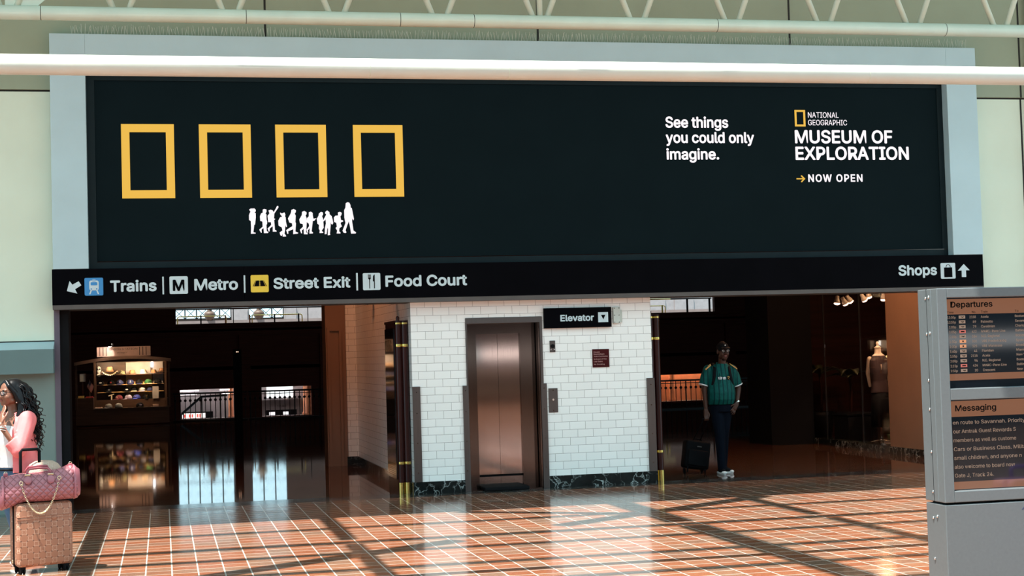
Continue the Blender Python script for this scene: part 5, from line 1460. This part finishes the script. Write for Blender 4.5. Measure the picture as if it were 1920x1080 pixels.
for k in range(25):
    s = -1 + k / 12.0
    rg.append([Vector((0.205 * s, y, -0.065 + 0.10 * s * s + dz)) for y, dz in ((-0.13, -0.045), (0.12, 0.0), (0.12, 0.010), (-0.13, -0.035))])
MB().rings(rg).build('brim', CM['cream'], cw, smooth=True)
gb = MB()
for k in range(9):
    s = -0.9 + 0.225 * k
    gb.ball((0.205 * s, -0.136, -0.075 + 0.10 * s * s - 0.03), (0.014, 0.006, 0.020), 8, 6)
gb.build('brim_pattern', CM['black'], cw, smooth=True)

fh = thing('hat_mannequin', 'white foam display head wearing sunglasses on the stall\'s top shelf', 'display head', (-1.69, 43.68, 1.372))
b = MB(); b.ball((0, 0, 0.155), (0.062, 0.075, 0.085), 16, 12).ball((0, -0.02, 0.10), (0.05, 0.05, 0.05), 14, 10).limb([(0, 0.01, 0.0), (0, 0.0, 0.08)], [0.045, 0.04]).ball((0, -0.078, 0.135), (0.010, 0.012, 0.018), 8, 6).ovals([(0, 0, 0, 0.065, 0.06), (0, 0, 0.02, 0.055, 0.05)])
b.build('head', CM['foam'], fh, voxel=0.006, relax=3)
sgl = MB()
for sx in (-1, 1): sgl.ball((sx * 0.028, -0.078, 0.165), (0.024, 0.010, 0.019), 12, 8)
sgl.tube([(-0.06, -0.05, 0.17), (0, -0.088, 0.17), (0.06, -0.05, 0.17)], 0.003, 6).build('sunglasses', PM['lens'], fh, smooth=True)

fl = thing('small_flag', 'small United States flag on a stick leaning from the stall\'s side counter', 'flag', (-1.93, 43.12, 0.776))
MB().tube([(0.02, 0, 0.0), (-0.10, 0, 0.30), (0.02, 0, 0.50)][0:1] + [(0.02, 0, 0.49)], 0.004, 8).build('stick', CM['board'], fl, smooth=True)
def flagmat():
    m, t = base_mat('flag_cloth')
    uv = t.add('ShaderNodeUVMap'); uv.uv_map = 'flag'
    sep = t.add('ShaderNodeSeparateXYZ'); t.link(uv.outputs[0], sep.inputs[0])
    stripe = t.math('LESS_THAN', t.math('FRACT', t.math('MULTIPLY', sep.outputs[1], 6.5)), 0.5)
    c = t.mix(stripe, (0.70, 0.62, 0.60, 1), (0.45, 0.03, 0.04, 1))
    canton = t.math('MULTIPLY', t.math('LESS_THAN', sep.outputs[0], 0.42), t.math('GREATER_THAN', sep.outputs[1], 0.46))
    dx = t.math('SUBTRACT', t.math('FRACT', t.math('MULTIPLY', sep.outputs[0], 14.0)), 0.5); dy = t.math('SUBTRACT', t.math('FRACT', t.math('MULTIPLY', sep.outputs[1], 9.0)), 0.5)
    star = t.math('LESS_THAN', t.math('ADD', t.math('MULTIPLY', dx, dx), t.math('MULTIPLY', dy, dy)), 0.05)
    t.link(t.mix(canton, c, t.mix(star, (0.012, 0.02, 0.11, 1), (0.6, 0.6, 0.6, 1))), t.bsdf.inputs['Base Color'])
    t.bsdf.inputs['Roughness'].default_value = 0.8
    return m
bm = bmesh.new(); uvl = bm.loops.layers.uv.new('flag')
gv = {}
for i in range(13):
    for k in range(7):
        u, v = i / 12.0, k / 6.0
        # hoist along the stick's top, fly drooping down and to the side
        gv[i, k] = (bm.verts.new((0.02 - 0.08 + 0.08 * v + 0.205 * u * 0.55 + 0.0, -0.006 + 0.012 * math.sin(u * 9 + v), 0.30 + 0.18 * v - 0.205 * u * 0.85 + 0.0)), (u, v))
for i in range(12):
    for k in range(6):
        q = [gv[i, k], gv[i + 1, k], gv[i + 1, k + 1], gv[i, k + 1]]
        f_ = bm.faces.new([a[0] for a in q])
        for lp_, a in zip(f_.loops, q): lp_[uvl].uv = a[1]
bmesh.ops.solidify(bm, geom=list(bm.faces), thickness=0.0012)
mb = MB(); mb.bm.free(); mb.bm = bm; mb.build('cloth', flagmat(), fl, smooth=True)
pf = thing('picture_frame', 'small pale framed print on a stand on the stall\'s side counter', 'frame', (-2.10, 43.3, 0.776))
MB().frame(-0.085, 0.085, 0.43, 0.66, 0.012, -0.012, 0.0).build('frame', CM['wood'], pf); MB().box(-0.075, 0.075, -0.004, 0.0, 0.44, 0.65).build('print', CM['foam'], pf); MB().box(-0.008, 0.008, 0.0, 0.012, 0.0, 0.62).box(-0.06, 0.06, -0.03, 0.05, 0.0, 0.012).build('stand', CM['wood'], pf)
for k, (x, y, z, m, lb) in enumerate(((-1.925, 43.2, 0.776, CM['red'], 'red folded souvenir cloth at the inner end of the side counter'), (-2.14, 43.2, 0.776, CM['gold'], 'golden box of trinkets on the stall\'s side counter'), (-1.69, 43.15, 0.486, CM['peach'], 'orange folded shirt at the outer end of the stall\'s lower counter'), (-0.205, 43.2, 0.486, CM['peach'], 'small lit peach box at the right end of the lower counter'))):
    bx = thing('folded_cloth' if k in (0, 2) else 'trinket_box', lb, 'cloth' if k in (0, 2) else 'box', (x, y, z))
    if k in (0, 2): MB().rbox(-0.10, 0.10, -0.07, 0.07, 0, 0.022, 0.009).rbox(-0.095, 0.09, -0.065, 0.06, 0.022, 0.040, 0.008).build('cloth', m, bx, smooth=True)
    else: MB().rbox(-0.075, 0.075, -0.06, 0.06, 0, 0.05, 0.005).build('tray', m, bx); MB().rbox(-0.078, 0.078, -0.062, 0.062, 0.05, 0.064, 0.004).build('lid', m, bx)
lt = thing('wooden_letter', 'pale wooden letter T standing on the stall counter', 'letter', (-1.37, 43.5, 0.70))
MB().prism([(-0.012, 0), (0.020, 0), (0.024, 0.13), (0.075, 0.135), (0.075, 0.165), (-0.075, 0.120), (-0.075, 0.09), (-0.010, 0.115)], -0.015, 0.015).build('body', CM['cream'], lt)

# ------------------------------------------------------------------ far hall
def railing(x0, x1, y, label, h=0.80, step=0.138):
    r = thing('iron_railing', label, 'railing', ((x0 + x1) / 2, y, 0), group='black iron railings round the open well')
    def W(mb, n, m, **k): return mb.build(n, m, r, world=True, **k)
    W(MB().rbox(x0, x1, y - 0.035, y + 0.035, h - 0.045, h, 0.012), 'top_rail', M['iron'])
    W(MB().box(x0, x1, y - 0.012, y + 0.012, h - 0.105, h - 0.085), 'mid_rail', M['iron'])
    W(MB().box(x0, x1, y - 0.10, y + 0.10, 0, 0.035), 'kerb', M['iron'])
    x = x0 + step / 2; k = 0
    while x < x1:
        wd = 0.014 if k % 9 else 0.026
        p_ = W(MB().tube([(x, y, 0.03), (x, y, h - 0.04)], wd * 0.7, 8), 'picket', M['iron'])
        MB().ball((x, y, h - 0.215), (0.040, 0.030, 0.040), 12, 8).build('ball', M['iron'], p_, world=True, smooth=True)
        x += step; k += 1
railing(0.25, 2.30, 44.5, 'short iron railing beside the souvenir stall')
railing(2.32, 7.3, 44.5, 'long iron railing between the black post and the lift block')
railing(12.4, 18.6, 40.0, 'iron railing behind the man in the green jersey', 0.80, 0.142)

bp = thing('black_post', 'tall black square post with two tiny lights in the dark hall', 'post', (1.937, 42.0, 0))
MB().box(1.832, 2.042, 41.9, 42.1, 0.0, 1.96).build('shaft', M['black_matt'], bp, world=True)
MB().box(1.81, 2.064, 41.88, 42.12, 1.30, 1.33).build('collar', M['iron'], bp, world=True)
for x in (1.915, 1.955): MB().ball((x, 41.895, 1.89), 0.011, 8, 6).build('light', emis('tiny_warm_lamp', (1.0, 0.55, 0.35, 1), 2.0), bp, world=True, smooth=True)

# ------------------------------------------------------------------ far hall beyond the well: openings low down, gallery above
struct(MB().box(-14, 44, 80.150, 81.950, -1.179-0.02, -1.179).build('floor_low_opening', M['stone']))
struct(MB().box(-3.456, 4.060, 81.050, 81.200, -1.179, 1.240).build('wall_booth', M['stone']))
struct(MB().box(8.467, 15.551, 81.050, 81.200, -1.179, 1.240).build('wall_booth', M['stone']))
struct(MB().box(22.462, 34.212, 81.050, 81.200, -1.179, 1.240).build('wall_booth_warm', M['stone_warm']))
struct(MB().box(4.060, 8.467, 81.050, 81.125, -1.179, 1.240).build('wall_booth', M['stone']))
struct(MB().box(-14, 44, 80.000, 82.550, 1.240, 1.413).build('ceiling_booth', M['stone']))
tb = thing('tours_counter', 'pale counter front lettered TOURS behind the iron railing', 'counter', (5.875, 80.900, -1.179))
MB().box(4.320, 6.963, 80.825, 81.035, -1.179, -0.384).build('front', M['stone'], tb, world=True)
MB().box(4.320, 6.963, 80.780, 81.035, -0.384, -0.332).build('ledge', M['stone'], tb, world=True)
MB().box(5.114, 6.687, 80.807, 80.828, -1.162, -0.894).build('slot', M['black_matt'], tb, world=True)
for a, b_ in ((5.287, 5.581), (5.996, 6.255)): MB().box(a, b_, 80.795, 80.809, -1.145, -0.998).build('screen', emis('booth_screen', (0.95, 0.88, 0.92, 1), 0.9), tb, world=True)
text('TOURS', 5.685, 6.151, -0.756, 0.104, 80.823, M['hall_wood'], tb, 0.004)
lw = thing('lit_window', 'bright daylit window pane above the TOURS counter', 'window', (5.875, 81.020, -0.315))
MB().box(5.184, 6.531, 81.028, 81.047, -0.281, 0.307).build('pane', emis('daylit_pane', (0.92, 1.0, 1.0, 1), 0.75), lw, world=True)
MB().frame(5.132, 6.583, -0.324, 0.359, 0.05, 81.005, 81.049).build('frame', M['stone'], lw, world=True)
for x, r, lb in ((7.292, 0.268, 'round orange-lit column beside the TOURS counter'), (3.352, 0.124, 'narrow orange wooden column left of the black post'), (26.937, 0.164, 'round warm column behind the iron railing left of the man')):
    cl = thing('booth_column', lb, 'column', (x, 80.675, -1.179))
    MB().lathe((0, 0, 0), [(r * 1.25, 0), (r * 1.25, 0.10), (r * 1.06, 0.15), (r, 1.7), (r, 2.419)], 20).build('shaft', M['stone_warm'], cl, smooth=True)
ls = thing('lit_board', 'glowing red and white menu board low behind the railing by the stall', 'sign', (1.382, 80.900, -1.179))
MB().box(0.864, 2.454, 80.840, 81.035, -1.179, -0.851).build('panel', M['black_matt'], ls, world=True)
MB().box(0.916, 2.073, 80.817, 80.841, -1.153, -0.911).build('face', emis('menu_glow', (1.0, 0.80, 0.74, 1), 1.0), ls, world=True)
mr_ = emis('menu_red', (0.8, 0.06, 0.04, 1), 0.8)
for x in (1.002, 1.244, 1.382, 1.641, 1.762): MB().box(x, x + 0.078, 80.803, 80.819, -1.127, -0.955).build('print', mr_, ls, world=True)
for a, b_, z, lb in ((0.829, 1.762, 0.203, 'long upper white strip light beside the stall'), (2.799, 3.283, 0.203, 'short upper white strip light by the orange column'), (0.829, 1.641, 0.030, 'long lower white strip light beside the stall'), (2.937, 3.283, 0.030, 'short lower white strip light by the orange column')):
    tl = thing('strip_light', lb, 'lamp', ((a + b_) / 2, 80.450, z))
    MB().rbox(a, b_, 80.420, 80.480, z, z + 0.073, 0.015).build('tube', emis('white_strip', (1.0, 0.93, 0.97, 1), 1.6), tl, world=True)
    hs = MB().box(a, b_, 80.435, 80.465, z + 0.073, z + 0.086)
    for x in (a + 0.1, b_ - 0.1): hs.box(x - 0.01, x + 0.01, 80.442, 80.457, z + 0.086, 1.240)
    hs.build('housing', M['black_matt'], tl, world=True)
ds = thing('display_screen', 'small dark screen with white lines hanging by the lift block passage', 'screen', (9.227, 80.750, -0.142))
MB().rbox(8.898, 9.486, 80.720, 80.810, -0.436, 0.272, 0.02).build('body', M['black_matt'], ds, world=True)
g = MB()
for k, w_ in enumerate((0.207, 0.346, 0.276, 0.104)): g.box(8.985, 8.985 + w_, 80.710, 80.722, 0.099 - 0.078 * k, 0.129 - 0.078 * k)
g.build('lines', M['led_white'], ds, world=True)
MB().box(9.158, 9.227, 80.750, 80.795, 0.272, 1.240).build('hanger', M['iron'], ds, world=True)
area('booth_light', (5.875, 80.62, 1.171), (5.875, 80.900, -0.834), 6.0, 70, (1.0, 0.93, 0.92), 0.12)
area('booth_light_west', (1.555, 80.62, 1.171), (1.555, 80.900, -0.834), 3.4, 45, (1.0, 0.95, 0.95), 0.12)
area('booth_light_east', (27.127, 80.62, 1.171), (27.127, 80.900, -0.834), 4.0, 60, (1.0, 0.66, 0.46), 0.12)

struct(MB().box(-14, 44, 80.000, 83.450, 3.141, 3.313).build('floor_gallery', M['stone']))
struct(MB().box(-14, 44, 83.000, 83.300, 3.313, 3.832).build('wall_gallery', M['stone']))
def brass_rail(x0, x1, posts, label, y=80.900):
    r = thing('brass_rail', label, 'handrail', ((x0 + x1) / 2, y, 3.313), group='brass rails on the gallery')
    MB().tube([(x0, y, 3.313), (x0, y, 3.918), (x0 + 0.02, y, 3.970), (x0 + 0.08, y, 4.004), (x1 - 0.08, y, 4.004), (x1 - 0.02, y, 3.970), (x1, y, 3.918), (x1, y, 3.313)], 0.028, 8).build('rail', M['brass'], r, world=True, smooth=True)
    for x, m in posts: MB().box(x - 0.035, x + 0.035, y - 0.035, y + 0.035, 3.313, 4.039).build('post', m, r, world=True)
brass_rail(0.778, 3.214, ((1.947, M['iron']), (3.179, M['stone_warm'])), 'brass gallery rail in front of the first tall window')
brass_rail(4.527, 7.084, ((4.406, M['stone_warm']), (5.671, M['iron']), (6.906, M['iron'])), 'brass gallery rail in front of the second tall window')
brass_rail(8.328, 10.713, ((8.121, M['stone_warm']), (9.400, M['stone_warm'])), 'brass gallery rail by the passage next to the lift block')
brass_rail(24.017, 26.782, ((26.609, M['brass']),), 'brass gallery rail over the directory pillar beside the man')
hr_ = thing('handrail', 'long dark red handrail across the gallery opening', 'handrail', (5.184, 80.450, 4.350))
MB().tube([(0.518, 80.450, 4.350), (10.367, 80.450, 4.350)], 0.038, 8).build('rail', M['mahogany'], hr_, world=True, smooth=True)
for x in (0.587, 3.559, 7.343, 10.194): MB().tube([(x, 80.450, 3.313), (x, 80.450, 4.350)], 0.021, 8).build('post', M['iron'], hr_, world=True, smooth=True)
hr_ = thing('handrail', 'dark and brass handrail across the upper gallery opening beside the man', 'handrail', (26.955, 80.450, 4.350))
MB().tube([(24.536, 80.450, 4.350), (26.955, 80.450, 4.350)], 0.035, 8).build('brass_end', M['brass'], hr_, world=True, smooth=True)
MB().tube([(26.955, 80.450, 4.350), (29.287, 80.450, 4.350)], 0.038, 8).build('rail', M['iron'], hr_, world=True, smooth=True)
for x in (27.888, 29.166): MB().box(x - 0.043, x + 0.043, 80.405, 80.495, 3.313, 4.350).build('post', M['iron'], hr_, world=True)
urn_m = mat('brown_terracotta', (0.07, 0.042, 0.028, 1), 0.6, var=0.2)
for x, lb in ((2.454, 'big brown urn in front of the first tall gallery window'), (5.011, 'big brown urn in front of the second tall gallery window')):
    u = thing('urn', lb, 'urn', (x, 83.150, 3.832), 0, 'brown urns on the gallery parapet')
    MB().lathe((0, 0, 0), [(0.138, 0), (0.225, 0.104), (0.294, 0.276), (0.276, 0.397), (0.190, 0.484)], 20).build('bowl', urn_m, u, smooth=True)
    MB().lathe((0, 0, 0.484), [(0.173, 0), (0.121, 0.052), (0.121, 0.276), (0.190, 0.328)], 18).build('neck', urn_m, u, smooth=True)
sr = thing('stair_handrail', 'sloping dark stair handrail seen between the railing pickets by the stall', 'handrail', (0.9, 46.0, 0))
for y in (45.9, 46.2): MB().tube([(0.50, y, 0.16), (1.08, y, 0.65), (1.80, y, 0.67)], 0.03, 8).build('rail', M['iron'], sr, world=True, smooth=True)
for x, z in ((0.56, 0.20), (1.08, 0.64), (1.74, 0.66)): MB().tube([(x, 45.9, -1.25), (x, 45.9, z)], 0.018, 8).build('post', M['iron'], sr, world=True, smooth=True)
fwm = MB()
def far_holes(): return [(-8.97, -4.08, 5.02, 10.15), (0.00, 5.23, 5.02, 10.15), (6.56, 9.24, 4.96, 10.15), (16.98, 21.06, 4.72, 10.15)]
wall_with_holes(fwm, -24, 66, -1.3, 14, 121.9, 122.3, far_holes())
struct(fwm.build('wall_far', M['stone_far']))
for k, (a, b_, c, d) in enumerate(far_holes()):
    g = MB(); nx = max(3, int(round((b_ - a) / 0.84))); dx = (b_ - a) / nx; dz = 0.84
    for i in range(nx + 1): g.box(a + i * dx - 0.05, a + i * dx + 0.05, 122.0, 122.1, c, d)
    z = c
    while z < d:
        g.box(a, b_, 122.0, 122.1, z - 0.045, z + 0.045)
        for i in range(nx):
            x = a + i * dx; zz = min(z + dz, d)
            g.tube([(x, 122.05, z), (x + dx, 122.05, zz)], 0.024, 4); g.tube([(x, 122.05, zz), (x + dx, 122.05, z)], 0.024, 4)
        z += dz
    struct(g.build('window_%d' % (k + 4), M['iron']))
pr = MB()
for x0, x1, z1 in ((5.37, 6.45, 5.70), (9.37, 10.19, 7.57), (11.14, 13.31, 5.80), (38.86, 40.21, 7.57), (41.03, 42.66, 6.21), (44.83, 46.19, 7.57)): pr.box(x0, x1, 121.4, 121.9, 2.0, min(z1, 5.85))
for x0, x1 in ((5.25, 6.54), (9.26, 16.0), (34.0, 48.0)): pr.box(x0, x1, 121.5, 121.9, 2.0, 5.85)
struct(pr.build('trim_8', M['stone']))

# ------------------------------------------------------------------ shop window display
mq = thing('mannequin', 'headless tailor\'s mannequin in a black waistcoat with white arms in the shop window', 'mannequin', (11.02, 22.72, 0))
WH = mat('cream_mannequin', (0.80, 0.66, 0.52, 1), 0.45)
b = MB(); b.ovals([(0, 0, 0.88, 0.115, 0.085), (0, 0, 1.02, 0.100, 0.075), (0, 0, 1.20, 0.135, 0.095), (0, 0, 1.36, 0.155, 0.085), (0, 0, 1.43, 0.10, 0.065), (0, 0, 1.46, 0.055, 0.05)], 22)
b.limb([(-0.01, 0, 1.42), (-0.008, 0, 1.535)], [0.055, 0.050]); b.build('torso', WH, mq, voxel=0.008, relax=4)
MB().limb([(0.150, 0, 1.385), (0.160, -0.02, 1.15), (0.150, -0.045, 0.93)], [0.040, 0.032, 0.024], 12).build('arm', WH, mq, voxel=0.006, relax=3)
MB().limb([(-0.145, 0.02, 1.375), (-0.145, 0.10, 1.15), (-0.10, 0.135, 0.95)], [0.042, 0.034, 0.024], 12).build('arm', WH, mq, voxel=0.006, relax=3)
MB().lathe((-0.01, 0, 1.545), [(0.055, 0), (0.055, 0.012), (0.02, 0.022), (0.016, 0.05), (0.026, 0.07), (0.020, 0.095), (0.004, 0.105)], 16).build('finial', WH, mq, smooth=True)
w2 = MB(); w2.ovals([(0, 0, 0.84, 0.150, 0.105), (0, 0, 1.02, 0.122, 0.092), (0, 0, 1.20, 0.150, 0.112), (0, 0, 1.36, 0.160, 0.100), (0, 0, 1.425, 0.105, 0.078)], 24)
v_ = w2.build('waistcoat', mat('dark_aubergine_cloth', (0.040, 0.020, 0.022, 1), 0.7, bump=0.2), mq, voxel=0.008, relax=3)
MB().prism([(-0.03, 1.29), (-0.008, 1.29), (-0.018, 1.20)], -0.125, -0.100).build('shirt_gap', WH, v_)
MB().ovals([(0, 0, 0.30, 0.165, 0.13), (0, 0, 0.60, 0.150, 0.12), (0, 0, 0.86, 0.135, 0.100)], 22).build('skirt', PM['black'], mq, smooth=True)
MB().tube([(0, 0, 0.10), (0, 0, 0.88)], 0.014, 10).build('pole', M['chrome'], mq, smooth=True)
MB().lathe((0, 0, 0.08), [(0.035, 0), (0.035, 0.02), (0.02, 0.05)], 14).build('hub', M['chrome'], mq, smooth=True)
for k in range(4):
    a = PI / 4 + k * PI / 2 + 0.4
    lg = MB().tube([(0, 0, 0.10), (0.10 * math.cos(a), 0.10 * math.sin(a), 0.085), (0.21 * math.cos(a), 0.21 * math.sin(a), 0.055)], 0.013, 8).build('leg', LM['gold'], mq, smooth=True)
    MB().ball((0.21 * math.cos(a), 0.21 * math.sin(a), 0.024), 0.024, 12, 8).build('caster', LM['gold'], lg, smooth=True)
struct(MB().box(10.66, 15.3, 18.55, 25.6, 0.0, 0.002).build('floor_shop', M['hall_wood']))
lm = emis('spot_glow', (1.0, 0.60, 0.40, 1), 4.5)
for (x, z, a, lb) in ((11.12, 2.36, -0.1, 'first cream spotlight from the dark pier in the shop window'), (11.25, 2.34, 0.5, 'second spotlight in the shop, tilted, in the cluster of three'), (11.34, 2.375, 0.6, 'third spotlight in the shop, largest of the cluster of three'),
                      (11.60, 2.395, 0.55, 'tilted spotlight just past the second glass joint of the shop'), (11.69, 2.45, 0.3, 'upright spotlight touching the tilted one past the glass joint'), (11.97, 2.405, 0.0, 'last spotlight in the shop, next to the brown wall')):
    s_ = thing('spotlight', lb, 'spotlight', (x, 24.4, z), 0, 'spotlights hanging in the shop window')
    R = Matrix.Rotation(-a, 4, 'Y')
    MB().lathe((0, 0, 0), [(0.052, -0.045), (0.048, -0.01), (0.034, 0.03), (0.032, 0.075), (0.012, 0.085)], 18).xf(R).build('shade', mat('cream_enamel', (0.62, 0.50, 0.42, 1), 0.4), s_, smooth=True)
    MB().ball((0, 0, -0.050), (0.050, 0.050, 0.026), 16, 8).xf(R).build('bulb', lm, s_, smooth=True)
    MB().tube([R @ Vector((0, 0, 0.08)), (0, 0, 0.16), (0, 0, 2.95 - z)], 0.010, 8).build('stem', M['iron'], s_, smooth=True)
spot('shop_spot', (11.0, 21.9, 2.8), (11.06, 22.72, 1.15), 90, (1.0, 0.60, 0.36), 55, 0.05)
point('shop_ceiling_glow', (11.6, 23.9, 2.5), 6, (1.0, 0.60, 0.32), 0.12)
tk_ = thing('light_track', 'black oval ceiling track carrying the shop spotlights', 'light track', (11.5, 24.4, 2.6))
MB().rbox(10.95, 12.3, 24.36, 24.44, 2.56, 2.60, 0.012).build('track', M['iron'], tk_, world=True)
for x in (11.0, 12.2): MB().tube([(x, 24.4, 2.58), (x, 24.4, 2.95)], 0.008, 8).build('rod', M['iron'], tk_, world=True)
leafm = mat('dark_palm_leaf', (0.045, 0.048, 0.018, 1), 0.45, var=0.3, scale=5)
def plant(x, y, label, seed, hgt):
    p_ = thing('potted_plant', label, 'plant', (x, y, 0))
    MB().lathe((0, 0, 0), [(0.16, 0), (0.22, 0.40), (0.24, 0.48), (0.21, 0.48), (0.20, 0.44)], 20).build('pot', M['iron'], p_, smooth=True)
    rn = random.Random(seed)
    MB().tube([(0, 0, 0.4), (0.02, 0, 0.8), (0, 0.02, hgt * 0.62)], 0.022, 8).build('stem', M['hall_wood'], p_, smooth=True)
    for k in range(9):
        a = rn.uniform(0, 6.28); up = rn.uniform(0.25, 0.75); ln = rn.uniform(0.35, 0.62); wd = rn.uniform(0.05, 0.085)
        rg = []
        for q in range(9):
            s = q / 8.0
            r_ = ln * s; z = hgt * 0.60 + up * s * 0.9 - 0.75 * up * s * s * 1.1
            w_ = wd * math.sin(PI * min(1, s * 0.93 + 0.07)) ** 0.8 + 0.002
            c = Vector((r_ * math.cos(a), r_ * math.sin(a), z)); n_ = Vector((-math.sin(a), math.cos(a), 0))
            rg.append([c - n_ * w_, c + Vector((0, 0, -0.02 * (w_ / wd))), c + n_ * w_, c + Vector((0, 0, -0.02 * (w_ / wd) + 0.004))])
        MB().rings(rg).build('leaf', leafm, p_, smooth=True)
plant(11.25, 24.3, 'tall dark leafy plant behind the shop glass beside the mannequin', 3, 1.75)
plant(10.98, 24.9, 'dark broad-leaved plant deep in the shop window by the dark pier', 8, 1.85)
bn = thing('display_plinth', 'low black plinth on the shop window floor', 'plinth', (11.1, 23.75, 0))
MB().rbox(10.80, 11.42, 23.45, 24.0, 0.0, 0.46, 0.01).build('body', M['black_matt'], bn, world=True); MB().rbox(10.78, 11.44, 23.43, 24.02, 0.46, 0.49, 0.006).build('top', M['iron'], bn, world=True)

for y, z, lb in ((21.5, 2.40, 'flat cream sensor box high on the brown tiled flank, farther one'), (19.38, 2.34, 'cream camera housing high on the brown tiled flank above the directory pillar')):
    s_ = thing('wall_sensor', lb, 'sensor', (2.86, y, z), 0, 'sensors on the tiled flank')
    MB().rbox(2.76, 2.874, y - 0.09, y + 0.09, z - 0.02, z + 0.03, 0.008).build('body', M['pipe'], s_, world=True)
    MB().ball((2.79, y, z - 0.02), (0.024, 0.035, 0.024), 12, 8).build('lens', M['steel_dark'], s_, world=True, smooth=True)

# ------------------------------------------------------------------ the other side of the hall (unseen, its bands shaped to mirror in the elevator door)
struct(MB().box(-22, 26, -14.2, -14.0, 0, 0.24).box(-22, 26, -14.2, -14.0, 0.60, 0.82).box(-22, 26, -14.2, -14.0, 1.20, 1.50).box(-22, 26, -14.2, -14.0, 1.78, 7.0).build('wall_opposite_unseen', M['hall_wood']))
struct(MB().box(-22, 26, -14.2, -14.0, 0.24, 0.60).box(-22, 26, -14.2, -14.0, 0.82, 1.20).build('wall_opposite_unseen_bands', M['tan']))
struct(MB().box(-22, 26, -14.0, -4.0, -0.10, 0.0).build('floor_opposite_unseen', M['quarry']))
for k in range(6):
    x = -20 + 7.6 * k
    struct(MB().box(x, x + 7.0, -14.15, -14.0, 1.50, 1.78).build('window_%d' % (k + 10), emis('opposite_glow_strip', (0.95, 0.95, 0.95, 1), 2.6)))  # added glowing strips, not known windows: bright band reflected on the door leaves
